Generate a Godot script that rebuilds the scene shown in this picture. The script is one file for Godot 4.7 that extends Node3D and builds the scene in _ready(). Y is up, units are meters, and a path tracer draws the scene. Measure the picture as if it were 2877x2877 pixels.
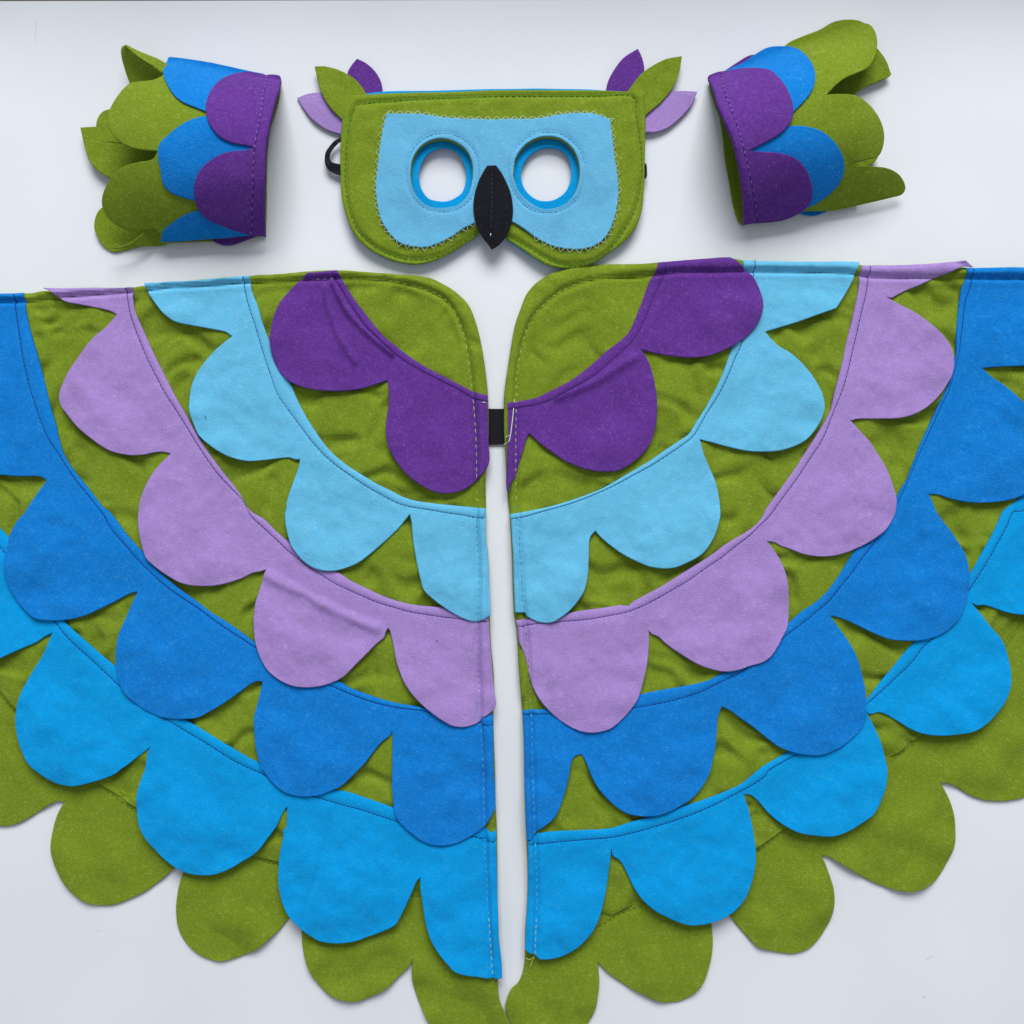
extends Node3D
# A child's felt owl costume (winged cape, eye mask, two wrist cuffs) laid out on a white board by a window.
# All outlines are in millimetres on the board: x to the right, z towards the viewer's feet, centre of the board at 0, 0.

const MM := 0.001
const LEFT_EDGE := [[-297.6, -121.6, -285.7, -121.8, -272.3, -122.3, -261.2, -123.2, -236.4, -125.0, -211.7, -125.5, -204.6, -126.5, -174.7, -129.5, -146.2, -131.7, -130.4, -132.9, -114.1, -134.1, -97.4, -134.9, -80.0, -133.7, -61.5, -132.4, -46.7, -130.9, -39.3, -127.6, -31.2, -122.4, -24.5, -115.8, -20.8, -107.6, -17.9, -97.3, -15.7, -85.4, -14.2, -73.6, -13.4, -64.7, -13.0, -49.9, -13.4, -29.9, -14.6, -20.3, -14.6, -1.8, -14.6, 13.6, -13.4, 22.5, -12.6, 44.7, -12.3, 59.5, -11.6, 74.3, -10.3, 89.1, -9.7, 106.9, -10.3, 111.3, -10.1, 126.1, -9.4, 143.3, -9.0, 164.9, -8.4, 178.2, -8.1, 201.9, -7.8, 224.1, -7.5, 238.9, -7.5, 253.7, -7.9, 259.6, -7.2, 270.0, -5.7, 275.2]]
const LEFT_HEM_STITCH := [[-297.2, -116.7, -285.3, -117.1, -271.2, -117.5, -255.7, -118.9, -244.6, -120.0, -233.5, -121.1, -214.3, -122.6, -204.0, -123.0, -189.2, -125.1, -174.4, -125.8, -159.6, -127.1, -146.0, -127.9, -136.1, -128.5, -125.8, -128.9, -116.9, -129.3, -105.1, -129.8, -95.5, -130.4, -87.3, -130.4, -76.2, -129.8, -65.2, -128.5, -55.5, -126.3, -46.7, -123.7, -39.3, -120.0, -34.1, -114.9, -29.7, -106.7, -26.7, -98.6, -24.5, -86.8, -23.0, -75.0, -21.9, -66.1, -21.2, -57.2, -20.4, -46.1, -19.9, -35.1, -19.7, -20.3, -19.5, -9.2, -19.7, 0.4, -19.2, 15.1, -18.6, 33.6, -19.0, 57.9, -19.2, 74.2, -18.7, 89.0, -18.0, 103.8, -18.2, 114.1, -17.1, 122.2, -16.5, 133.3, -16.0, 143.1, -15.3, 172.0, -14.9, 186.8, -14.2, 201.6, -13.4, 220.1, -12.3, 234.9, -11.2, 249.6, -10.5, 259.2, -10.3, 271.1]]
const LEFT_PANEL := [[-297.6, -121.6, -285.7, -121.8, -272.3, -122.3, -261.2, -123.2, -236.4, -125.0, -211.7, -125.5, -204.6, -126.5, -174.7, -129.5, -146.2, -131.7, -130.4, -132.9, -114.1, -134.1, -97.4, -134.9, -80.0, -133.7, -61.5, -132.4, -46.7, -130.9, -39.3, -127.6, -31.2, -122.4, -24.5, -115.8, -20.8, -107.6, -17.9, -97.3, -15.7, -85.4, -14.2, -73.6, -13.4, -64.7, -13.0, -49.9, -13.4, -29.9, -14.6, -20.3, -14.6, -1.8, -14.6, 13.6, -13.4, 22.5, -12.6, 44.7, -12.3, 59.5, -11.6, 74.3, -10.3, 89.1, -9.7, 106.9, -10.3, 111.3, -10.1, 126.1, -9.4, 143.3, -9.0, 164.9, -8.4, 178.2, -8.1, 201.9, -8.0, 222.6], [-8.0, 222.6, -47.4, 214.8, -87.1, 206.8, -129.6, 196.3, -142.9, 192.9, -176.4, 181.0, -209.0, 166.3, -228.7, 153.4, -251.9, 137.3, -276.1, 112.1, -285.7, 101.0, -297.6, 85.7], [-297.6, 85.7, -301.5, 12.2], [-301.5, 12.2, -297.6, -121.6]]
const LEFT_HEM_LINE := [[-298.2, 85.9, -286.3, 101.2, -276.7, 112.3, -252.4, 137.6, -229.2, 153.7, -209.5, 166.7, -176.8, 181.4, -143.2, 193.3, -129.9, 196.7, -87.3, 207.3, -47.5, 215.2, -8.0, 223.1]]
const LEFT_HEM := [[-9.0, 213.8, -7.8, 225.0, -7.6, 239.8, -7.6, 254.7, -7.9, 260.6, -7.2, 271.0, -4.6, 278.1, -2.7, 282.2, 0.2, 290.7, -2.7, 297.3, -9.7, 309.3, -21.6, 308.3, -35.6, 297.3, -45.8, 286.8, -49.2, 280.7, -52.9, 272.5, -55.5, 263.6, -56.0, 256.2, -55.5, 250.2], [-55.5, 250.2, -54.7, 246.5], [-54.7, 246.5, -55.5, 250.6, -58.1, 254.7, -64.8, 261.4, -71.4, 267.3, -78.9, 271.0, -86.3, 273.6, -95.2, 272.9, -101.2, 270.7, -107.1, 265.8, -112.3, 258.4, -115.7, 250.2, -117.5, 242.1, -117.8, 233.9, -117.1, 227.2], [-117.1, 227.2, -117.5, 222.0], [-117.5, 222.0, -124.9, 227.6, -129.4, 233.1, -135.3, 238.3, -141.3, 243.5, -143.2, 245.0, -148.6, 247.6, -157.5, 250.6, -164.9, 251.6, -172.4, 249.5, -179.1, 245.0, -184.3, 239.1, -187.2, 232.4, -188.1, 225.0, -187.6, 217.5, -186.1, 208.6, -183.9, 201.2], [-183.9, 201.2, -183.9, 198.6], [-183.9, 198.6, -189.5, 200.1, -196.1, 205.7, -205.1, 212.3, -214.0, 216.8, -222.1, 219.8, -229.6, 220.5, -237.7, 218.7, -244.4, 214.6, -250.4, 207.9, -254.8, 199.7, -257.2, 190.8, -257.4, 183.4, -256.3, 175.2, -254.1, 168.5, -251.1, 162.9], [-251.1, 162.9, -250.0, 161.1], [-250.0, 161.1, -251.1, 162.4, -253.3, 162.0, -257.1, 162.9, -266.7, 168.9, -274.9, 173.7, -280.8, 175.6, -286.8, 175.9, -304.7, 171.8, -318.7, 151.8], [-318.7, 151.8, -318.7, 88.0, -298.7, 80.0], [-298.7, 80.0, -286.8, 95.4, -277.2, 106.6, -252.9, 131.9, -229.6, 148.0, -209.8, 161.0, -177.1, 175.7, -143.4, 187.7, -130.1, 191.1, -87.4, 201.7, -47.5, 209.6, -9.0, 213.8]]
const LP_E := [[-97.2, -134.6, -95.4, -131.0, -92.4, -125.5, -88.7, -119.9, -82.8, -111.8, -76.9, -104.4, -71.7, -98.1, -65.8, -93.4, -59.2, -88.2, -51.8, -83.0, -42.9, -77.8, -34.1, -73.4, -26.7, -69.7, -21.5, -67.1, -17.8, -65.7, -13.6, -65.1]]
const LP_S := [[-100.2, -134.3, -99.1, -129.9, -95.4, -124.4, -91.7, -117.7, -87.2, -110.7, -82.1, -103.5, -75.4, -96.9, -68.0, -90.0, -61.4, -84.9, -54.0, -80.2, -45.2, -75.5, -37.0, -71.4, -28.9, -67.4, -23.7, -64.0, -21.5, -62.9, -13.6, -60.7]]
const LP_B := [[-13.5, -60.6, -13.4, -53.4, -13.0, -38.7, -12.3, -29.8], [-12.3, -29.8, -13.4, -25.4, -17.8, -19.5, -24.5, -13.6, -31.1, -11.0, -38.5, -10.3, -43.6, -11.4, -51.0, -15.1, -58.4, -21.0, -64.3, -28.3, -68.3, -35.7, -69.8, -43.1, -69.8, -49.7, -68.7, -58.6, -68.3, -65.9, -69.1, -71.5], [-69.1, -71.5, -69.6, -73.2], [-69.6, -73.2, -75.3, -71.1, -83.5, -68.5, -93.0, -67.1, -102.6, -67.1, -112.2, -68.2, -121.8, -71.5, -128.4, -77.0, -132.1, -83.6, -134.0, -91.0, -134.2, -96.9, -132.9, -105.8, -129.9, -114.6, -125.5, -121.3, -120.3, -126.8, -116.3, -130.3], [-116.3, -130.3, -113.7, -132.9], [-113.7, -132.9, -107.8, -133.3, -100.0, -134.1]]
const LB_E := [[-145.8, -131.4, -145.1, -125.1, -144.1, -121.0, -141.5, -114.8, -139.3, -106.6, -136.7, -99.3, -134.1, -92.6, -131.5, -86.0, -127.9, -79.3, -123.4, -71.9, -120.8, -65.3, -116.8, -57.2, -111.6, -48.3, -105.0, -38.7, -99.1, -32.1, -90.9, -25.4, -82.8, -20.3, -75.4, -15.8, -68.0, -12.1, -60.7, -8.4, -53.3, -6.2, -42.9, -4.7, -31.9, -3.6, -20.8, -2.5, -14.5, -1.9]]
const LB_S := [[-149.5, -131.1, -148.4, -122.1, -146.2, -113.3, -143.4, -105.2, -140.4, -94.8, -137.5, -85.2, -133.8, -74.2, -130.1, -64.6, -124.9, -57.2, -118.3, -48.3, -111.6, -39.5, -105.0, -32.1, -98.3, -26.2, -90.2, -20.3, -81.3, -14.3, -72.5, -9.2, -63.6, -4.7, -57.7, -2.9, -46.6, -1.1, -35.6, 0.8, -28.2, 1.8, -19.3, 3.4, -14.5, 3.4]]
const LB_B := [[-14.5, 3.4, -14.5, 13.6, -13.4, 22.4, -12.8, 35.7, -12.3, 46.0, -11.8, 57.4], [-11.8, 57.4, -14.1, 58.6, -19.3, 60.9, -25.2, 59.9, -31.1, 57.1, -37.0, 53.4, -42.9, 49.0, -48.8, 43.4, -51.0, 36.4, -53.2, 26.8, -55.1, 15.0, -55.8, 6.2], [-55.8, 6.2, -56.9, 1.4], [-56.9, 1.4, -61.3, 6.9, -64.3, 10.3, -70.9, 16.5, -77.6, 22.4, -84.9, 28.0, -91.6, 30.9, -98.2, 32.6, -104.8, 32.4, -111.5, 30.2, -116.6, 26.1, -121.8, 19.5, -124.0, 13.6, -125.5, 6.2, -125.9, 0.3, -125.5, -0.3, -124.7, -6.2, -122.5, -13.6, -120.3, -20.2, -118.5, -25.4], [-118.5, -25.4, -117.9, -29.2], [-117.9, -29.2, -118.8, -29.1, -120.7, -29.2, -124.0, -30.2, -129.9, -29.8, -136.5, -28.9, -143.2, -28.3, -146.0, -28.2, -151.9, -29.1, -159.3, -31.7, -166.7, -36.5, -173.3, -42.4, -176.2, -48.3, -178.5, -55.6, -178.8, -62.3, -177.7, -69.6, -174.8, -77.0, -170.3, -83.6, -165.9, -88.8, -160.0, -94.0, -156.7, -96.7], [-156.7, -96.7, -155.6, -97.8], [-155.6, -97.8, -156.7, -98.4, -158.5, -99.7, -160.8, -100.6, -167.4, -101.7, -178.5, -103.6, -186.6, -105.4, -192.5, -109.5, -196.9, -114.6, -200.6, -119.8, -202.8, -123.5, -203.9, -126.9], [-203.9, -126.9, -174.0, -128.8, -149.3, -130.9]]
const LV_E := [[-211.2, -125.2, -210.8, -117.7, -209.7, -111.1, -206.7, -104.4, -203.0, -96.3, -198.6, -86.7, -194.2, -77.8, -189.8, -69.0, -185.3, -60.9, -180.9, -53.5, -176.5, -45.4, -172.0, -38.0, -166.9, -30.4, -159.5, -20.3, -152.1, -11.0, -146.3, -1.2, -138.2, 4.0, -131.5, 10.6, -124.2, 16.9, -118.3, 21.7, -112.4, 25.8, -105.0, 30.0, -96.1, 33.9, -90.2, 38.0, -82.8, 41.6, -75.4, 45.3, -68.0, 48.3, -57.7, 51.2, -48.9, 52.4, -39.3, 53.1, -28.2, 54.9, -13.0, 57.5]]
const LV_S := [[-214.9, -125.0, -213.8, -117.0, -212.3, -108.9, -209.7, -101.5, -206.0, -92.6, -202.3, -83.8, -197.1, -73.4, -192.7, -65.3, -187.5, -57.5, -183.1, -50.5, -179.4, -44.6, -174.2, -36.1, -169.1, -28.4, -163.2, -20.3, -156.5, -13.2, -149.1, -5.5, -144.8, 2.9, -138.2, 9.2, -131.5, 15.4, -124.2, 22.1, -116.8, 27.6, -109.4, 32.8, -100.5, 38.7, -91.7, 43.1, -82.8, 47.2, -74.0, 50.9, -65.1, 53.5, -57.7, 55.7, -46.6, 57.5, -35.6, 59.0, -24.5, 60.1, -12.9, 61.2]]
const LV_B := [[-12.9, 61.1, -11.9, 74.0, -10.8, 88.8, -9.7, 99.1, -8.8, 106.5], [-8.8, 106.5, -9.7, 109.4, -13.4, 112.4, -16.3, 114.2, -17.8, 116.4, -22.2, 118.3, -27.4, 119.2, -33.3, 118.3, -39.9, 114.6, -45.8, 110.2, -52.5, 104.3, -58.4, 96.9, -61.7, 90.3, -64.3, 82.9, -66.1, 74.0, -68.0, 65.9], [-68.0, 65.9, -69.1, 64.8], [-69.1, 64.8, -70.2, 66.7, -71.3, 70.0, -75.3, 73.3, -81.2, 79.2, -87.1, 85.1, -93.0, 91.0, -98.9, 94.3, -106.3, 96.5, -114.4, 97.3, -122.5, 96.2, -129.9, 92.5, -135.8, 87.3, -139.5, 80.7, -142.1, 72.6, -143.2, 63.7, -143.0, 56.3, -142.1, 49.7, -139.9, 41.6, -137.7, 34.2], [-137.7, 34.2, -136.8, 32.0], [-136.8, 32.0, -138.0, 32.5, -140.2, 33.1, -143.9, 33.8, -146.1, 34.8, -149.0, 36.4, -156.3, 39.0, -165.2, 40.9, -174.0, 41.0, -182.1, 39.7, -190.3, 35.7, -197.6, 30.5, -202.8, 25.4, -205.0, 18.7, -206.5, 11.4, -207.4, 4.7, -207.1, -0.3, -206.1, -6.2, -203.5, -13.6, -199.8, -21.0, -195.4, -26.9, -191.7, -30.6], [-191.7, -30.6, -190.1, -32.4], [-190.1, -32.4, -192.5, -33.1, -195.4, -33.5, -199.8, -32.8, -205.0, -31.8, -212.4, -31.5, -220.5, -33.1, -226.4, -35.7, -234.5, -41.6, -241.9, -48.3, -247.0, -54.9, -250.0, -59.3, -250.9, -64.5, -249.6, -69.6, -247.0, -75.5, -243.3, -82.2, -238.2, -90.3, -232.3, -97.7, -226.4, -102.8, -222.0, -107.6], [-222.0, -107.6, -220.1, -109.8], [-220.1, -109.8, -221.2, -110.6, -224.2, -112.0, -228.6, -113.1, -234.5, -114.3, -241.1, -115.4, -247.8, -116.8, -252.2, -119.4, -255.9, -122.4, -259.9, -124.1], [-259.9, -124.1, -240.4, -124.4, -214.6, -124.8]]
const LU_E := [[-271.7, -122.0, -271.0, -117.0, -269.9, -108.1, -267.3, -98.5, -264.3, -88.2, -261.4, -77.1, -258.4, -66.0, -256.2, -57.2, -253.3, -47.6, -251.0, -37.2, -248.8, -31.3, -244.4, -23.9, -239.2, -17.3, -233.3, -9.9, -227.4, -2.5, -223.7, 0.3, -218.5, 6.9, -212.6, 14.3, -206.7, 21.0, -200.1, 28.4, -196.4, 32.8, -189.0, 39.4, -181.6, 45.3, -174.2, 50.9, -166.9, 56.4, -159.5, 60.8, -152.1, 66.0, -146.3, 70.4, -141.9, 73.4, -131.5, 78.6, -116.8, 85.6, -105.0, 90.4, -96.1, 94.1, -90.2, 97.8, -82.8, 100.7, -75.4, 103.3, -68.0, 105.5, -59.2, 107.4, -51.1, 108.5, -35.6, 110.7, -20.8, 111.8, -10.3, 112.5]]
const LU_S := [[-277.0, -121.7, -276.5, -114.0, -275.0, -103.7, -273.2, -93.4, -271.0, -81.5, -268.4, -69.7, -265.1, -59.4, -261.4, -49.0, -257.7, -40.2, -252.5, -32.8, -248.1, -25.4, -242.2, -16.6, -234.8, -7.7, -226.7, 2.6, -223.7, 8.4, -216.3, 17.3, -208.2, 26.9, -201.6, 33.5, -192.7, 41.3, -183.1, 48.3, -174.2, 54.2, -163.2, 62.3, -152.1, 69.7, -144.1, 74.9, -138.9, 77.8, -127.9, 83.7, -116.8, 89.6, -102.0, 96.3, -91.7, 100.7, -81.3, 104.8, -71.0, 107.7, -59.2, 109.9, -48.1, 111.0, -35.6, 114.0, -23.7, 116.6, -16.4, 118.1, -10.3, 119.0]]
const LU_B := [[-10.3, 118.9, -10.2, 133.0, -9.9, 145.1, -9.3, 153.2, -9.0, 164.3], [-9.0, 164.3, -11.2, 168.0, -14.1, 173.1, -16.3, 175.7, -21.5, 179.0, -28.1, 182.7, -35.5, 184.8, -42.9, 184.9, -49.5, 182.7, -55.4, 178.3, -61.3, 173.1, -64.3, 168.0, -65.8, 159.9, -66.5, 151.0, -66.5, 142.8, -66.5, 135.2, -66.5, 127.1], [-66.5, 127.1, -66.6, 121.8], [-66.6, 121.8, -67.6, 124.2, -72.4, 127.9, -76.1, 132.3, -81.2, 138.9, -84.9, 142.8, -90.1, 148.1, -95.2, 152.5, -100.4, 154.7, -106.3, 156.9, -112.9, 157.7, -119.6, 157.3, -127.0, 154.7, -133.6, 149.5, -138.0, 143.6, -139.1, 142.8, -140.6, 136.7, -142.1, 128.6, -142.8, 121.2], [-142.8, 121.2, -143.3, 114.6], [-143.3, 114.6, -142.1, 109.4, -140.6, 103.5, -139.5, 98.4], [-139.5, 98.4, -138.8, 94.3], [-138.8, 94.3, -141.7, 94.1, -144.7, 95.4, -146.1, 96.2, -151.9, 100.6, -159.3, 105.7, -166.7, 110.2, -174.0, 113.9, -181.4, 114.8, -188.8, 114.8, -196.2, 113.5, -203.5, 110.2, -210.2, 105.0, -214.6, 99.8, -217.5, 94.7, -219.0, 88.8, -219.4, 81.4, -218.9, 74.0, -217.9, 67.4, -215.3, 60.8, -212.4, 53.4, -210.2, 48.2], [-210.2, 48.2, -208.7, 44.5], [-208.7, 44.5, -210.9, 44.9, -214.6, 46.4, -220.5, 49.7, -227.1, 53.0, -233.8, 56.3, -240.4, 58.6, -247.8, 59.9, -255.1, 60.2, -264.7, 58.9, -269.9, 54.9, -274.3, 49.7, -278.0, 43.8, -280.6, 36.4, -281.3, 29.8, -281.0, 23.2, -279.5, 16.5, -277.3, 10.6, -273.6, 4.0, -271.0, 1.2, -266.9, -5.5, -263.3, -11.4, -260.3, -15.4], [-260.3, -15.4, -258.8, -17.6], [-258.8, -17.6, -259.9, -18.6, -261.0, -19.3, -264.7, -19.9, -271.4, -19.9, -278.7, -20.2, -284.6, -20.8, -292.6, -22.5, -308.4, -31.4, -316.3, -51.2, -314.3, -74.9, -304.4, -94.7], [-304.4, -94.7, -296.5, -121.2], [-296.5, -121.2, -284.6, -121.4, -276.7, -121.6]]
const LC_E := [[-314.7, -29.4, -296.9, -5.6, -285.0, 9.2, -279.5, 15.1, -272.4, 24.7, -261.4, 43.1, -248.8, 60.8, -243.7, 66.0, -237.0, 71.9, -228.9, 79.3, -220.8, 85.9, -211.2, 94.1, -196.4, 105.5, -181.6, 115.5, -174.2, 119.9, -166.9, 124.3, -159.5, 128.8, -152.1, 133.2, -142.4, 138.7, -120.6, 146.5, -100.5, 154.2, -91.7, 156.0, -83.6, 158.6, -75.4, 161.2, -65.8, 164.5, -50.3, 168.9, -31.9, 173.4, -14.9, 175.9, -11.2, 178.2, -8.8, 176.7]]
const LC_S := [[-314.7, -21.5, -296.9, 3.3, -285.0, 19.5, -281.3, 23.9, -270.2, 38.7, -259.9, 54.2, -254.0, 61.6, -248.1, 69.0, -240.7, 76.3, -231.8, 84.5, -219.3, 95.9, -203.8, 108.1, -189.0, 117.7, -180.2, 122.9, -169.8, 128.8, -159.5, 135.4, -150.6, 140.6, -138.9, 146.0, -127.9, 151.2, -116.8, 155.6, -107.2, 159.3, -96.1, 163.0, -85.8, 165.6, -72.5, 169.7, -63.6, 172.3, -50.3, 175.6, -35.6, 179.3, -22.3, 180.7, -16.4, 181.9, -11.2, 183.3, -8.8, 183.3]]
const LC_B := [[-8.8, 183.1, -8.2, 201.2, -7.9, 215.9, -7.5, 227.0, -7.1, 238.0, -5.7, 249.1, -5.4, 257.9], [-5.4, 257.9, -6.8, 258.5, -11.2, 258.5, -17.8, 257.9, -25.2, 256.5, -31.8, 254.3, -35.5, 250.6, -40.7, 244.7, -45.1, 237.3, -48.1, 227.7, -49.5, 218.1, -51.0, 208.5], [-51.0, 208.5, -51.0, 203.0], [-51.0, 203.0, -52.8, 204.9, -55.4, 210.8, -58.4, 217.4, -61.3, 223.3, -64.6, 228.8, -71.7, 232.5, -79.8, 235.8, -88.6, 238.4, -98.9, 239.4, -108.5, 237.3, -116.6, 231.4, -123.3, 224.0, -127.3, 216.7, -129.2, 208.5, -129.5, 200.4, -128.8, 189.4, -127.3, 182.0, -126.8, 176.2], [-126.8, 176.2, -125.5, 175.7, -125.1, 170.2], [-125.1, 170.2, -125.1, 163.9], [-125.1, 163.9, -127.7, 168.0, -130.3, 173.9, -135.1, 180.5, -140.2, 187.2, -143.9, 190.5, -146.1, 192.2, -148.2, 193.1, -154.9, 197.1, -163.0, 200.4, -169.6, 201.4, -177.0, 201.0, -183.6, 199.0, -189.5, 195.3, -196.2, 189.4, -202.1, 182.0, -206.5, 173.1, -208.0, 164.3, -207.6, 155.4, -205.7, 148.1, -203.9, 142.3, -203.2, 137.5, -202.8, 133.8], [-202.8, 133.8, -201.1, 130.8], [-201.1, 130.8, -204.3, 133.4, -208.7, 136.7, -213.9, 140.8, -216.1, 142.2, -219.8, 145.1, -225.7, 147.7, -233.0, 149.9, -240.4, 151.6, -246.3, 151.8, -252.2, 150.7, -258.1, 147.7, -263.3, 144.0, -267.3, 140.4, -270.6, 135.2, -273.6, 126.4, -274.7, 117.5, -274.3, 108.7, -272.5, 101.3, -269.2, 93.2, -265.5, 86.6, -261.8, 80.7, -258.8, 74.8], [-258.8, 74.8, -255.9, 67.4], [-255.9, 67.4, -259.6, 69.2, -264.7, 72.6, -271.4, 75.5, -278.7, 78.8, -284.6, 81.4, -296.5, 84.4, -310.4, 77.5, -318.3, 59.7, -320.3, 32.0], [-320.3, 32.0, -314.3, -21.5]]
const RIGHT_EDGE := [[302.1, -136.3, 285.7, -136.3, 252.7, -136.0, 244.1, -138.8, 220.7, -137.9, 194.5, -137.7, 192.5, -138.8, 134.7, -139.9, 128.7, -140.2, 118.9, -142.1, 101.7, -140.8, 81.4, -139.1, 70.5, -138.2, 58.8, -138.5, 47.0, -138.2, 36.1, -137.3, 26.7, -134.9, 18.9, -131.8, 13.4, -127.9, 8.0, -121.7, 4.9, -113.8, 1.7, -104.5, -0.6, -92.0, -3.0, -76.3, -4.5, -64.6, -4.5, -56.8, -4.5, -45.1, -3.7, -29.5, -2.6, -9.9, -1.4, 1.8, -0.2, 23.7, 0.9, 55.0, 2.5, 66.7, 3.7, 86.2, 5.2, 105.8, 6.4, 125.3, 6.8, 151.2, 7.2, 166.0, 8.0, 183.2, 8.6, 197.2, 8.6, 212.9, 7.6, 232.4, 7.2, 243.3, 6.8, 250.4, 4.9, 258.9]]
const RIGHT_HEM_STITCH := [[301.7, -129.8, 285.3, -129.9, 257.0, -130.1, 239.9, -130.2, 220.4, -130.5, 199.3, -130.8, 194.6, -131.2, 190.7, -132.0, 173.6, -133.2, 154.0, -134.0, 134.5, -134.0, 128.9, -133.6, 117.2, -133.6, 101.6, -133.6, 89.9, -133.3, 79.3, -132.0, 66.5, -130.8, 53.2, -130.5, 42.3, -128.9, 34.5, -126.2, 25.9, -122.3, 19.7, -117.2, 14.2, -112.1, 9.9, -105.1, 6.4, -95.7, 4.1, -85.6, 2.5, -76.2, 2.5, -63.8, 2.4, -56.7, 2.1, -45.0, 2.1, -29.4, 2.1, -13.8, 2.9, -0.6, 3.3, 2.6, 4.1, 15.9, 5.2, 35.4, 6.4, 53.3, 7.6, 62.7, 8.7, 75.2, 9.5, 88.4, 9.9, 98.6, 10.7, 109.5, 11.1, 125.1, 11.7, 148.5, 11.9, 157.9, 12.5, 173.6, 13.0, 184.5, 13.4, 197.0, 13.8, 212.6, 13.4, 228.2, 12.8, 242.2, 12.3, 249.2, 11.5, 251.6]]
const RIGHT_PANEL := [[302.1, -136.3, 285.7, -136.3, 252.7, -136.0, 244.1, -138.8, 220.7, -137.9, 194.5, -137.7, 192.5, -138.8, 134.7, -139.9, 128.7, -140.2, 118.9, -142.1, 101.7, -140.8, 81.4, -139.1, 70.5, -138.2, 58.8, -138.5, 47.0, -138.2, 36.1, -137.3, 26.7, -134.9, 18.9, -131.8, 13.4, -127.9, 8.0, -121.7, 4.9, -113.8, 1.7, -104.5, -0.6, -92.0, -3.0, -76.3, -4.5, -64.6, -4.5, -56.8, -4.5, -45.1, -3.7, -29.5, -2.6, -9.9, -1.4, 1.8, -0.2, 23.7, 0.9, 55.0, 2.5, 66.7, 3.7, 86.2, 5.2, 105.8, 6.4, 125.3, 6.8, 151.2, 7.2, 166.0, 8.0, 183.2, 8.6, 197.2, 8.6, 212.9, 7.8, 228.5], [7.8, 228.5, 32.1, 237.0, 47.8, 231.6, 60.3, 223.7, 70.4, 219.9, 101.6, 206.8, 136.1, 188.6, 143.1, 184.0, 153.4, 176.6, 181.0, 159.2, 208.8, 140.1, 225.3, 127.6, 250.5, 103.6, 274.3, 76.2, 285.1, 59.7, 296.2, 40.0], [296.2, 40.0, 308.1, 12.2], [308.1, 12.2, 302.1, -136.3]]
const RIGHT_HEM_LINE := [[7.8, 244.6, 20.2, 242.1, 32.1, 237.5, 47.9, 232.1, 60.4, 224.2, 70.5, 220.4, 101.8, 207.3, 136.4, 189.0, 143.4, 184.4, 153.7, 177.0, 181.4, 159.5, 209.3, 140.4, 225.8, 127.9, 251.0, 103.8, 274.9, 76.3, 285.7, 59.8, 296.8, 40.1]]
const RIGHT_HEM := [[8.0, 225.5, 7.4, 233.3, 7.2, 244.3, 7.1, 251.3, 5.8, 258.4, 3.3, 263.9, -0.6, 267.4, -3.0, 272.5, -3.8, 278.8, -2.2, 283.5, -0.2, 287.8, 8.3, 299.3, 22.2, 305.3, 34.2, 297.3, 42.4, 286.8, 46.4, 278.8, 48.0, 270.2, 48.8, 262.3, 48.4, 256.0], [48.4, 256.0, 48.2, 252.1], [48.2, 252.1, 50.4, 254.5, 55.1, 259.2, 60.6, 263.1, 67.6, 267.4, 74.7, 270.9, 80.9, 273.7, 87.2, 274.5, 94.3, 274.1, 100.6, 270.5, 106.0, 264.7, 109.6, 256.8, 111.5, 248.2, 112.3, 239.6, 111.9, 232.5, 110.9, 227.0], [110.9, 227.0, 111.5, 222.3], [111.5, 222.3, 117.0, 223.9, 121.7, 226.2, 125.6, 230.9, 130.4, 236.4, 135.3, 241.5, 138.4, 243.9, 144.7, 245.8, 151.0, 247.0, 158.0, 247.4, 165.1, 245.1, 170.6, 240.7, 175.3, 234.1, 178.4, 227.0, 180.1, 218.4, 179.6, 210.6, 177.6, 203.5, 175.3, 196.4], [175.3, 196.4, 173.3, 192.4], [173.3, 192.4, 176.8, 192.9, 180.8, 194.9, 188.6, 199.6, 196.4, 204.3, 204.3, 208.2, 212.1, 210.9, 221.5, 212.1, 229.4, 210.6, 236.4, 206.6, 241.1, 201.1, 245.1, 193.3, 247.8, 184.7, 248.4, 176.0, 247.4, 168.2, 245.1, 161.1, 242.7, 156.4], [242.7, 156.4, 240.0, 151.6], [240.0, 151.6, 244.3, 152.1, 249.0, 154.1, 255.3, 158.0, 262.3, 160.8, 268.6, 161.9, 276.4, 161.9, 283.5, 160.8, 286.8, 160.0, 299.3, 151.8, 311.3, 131.9, 311.3, 92.0], [311.3, 92.0, 309.3, 32.2], [309.3, 32.2, 286.2, 53.9, 275.4, 70.5, 251.5, 98.0, 226.2, 122.1, 209.6, 134.7, 181.7, 153.8, 154.0, 171.4, 136.7, 183.3, 102.0, 201.7, 70.7, 214.8, 47.9, 226.6, 32.2, 231.6, 8.0, 225.5]]
const RP_E := [[81.2, -138.8, 79.3, -132.3, 77.3, -129.9, 75.0, -124.5, 72.6, -117.5, 70.3, -112.0, 67.2, -104.2, 64.1, -98.8, 58.6, -94.1, 51.6, -88.6, 43.8, -81.6, 36.0, -75.4, 28.2, -70.7, 20.4, -66.8, 13.4, -63.7, 6.4, -62.1, -2.6, -60.7]]
const RP_S := [[85.9, -139.1, 84.7, -133.1, 83.2, -128.4, 80.4, -122.9, 77.3, -115.9, 75.0, -109.7, 71.9, -102.7, 67.2, -94.9, 61.7, -89.4, 54.7, -83.2, 47.7, -77.0, 39.1, -71.5, 31.3, -67.2, 23.5, -62.9, 15.8, -60.0, 11.1, -58.9, 4.1, -57.9, -2.3, -56.7]]
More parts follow.
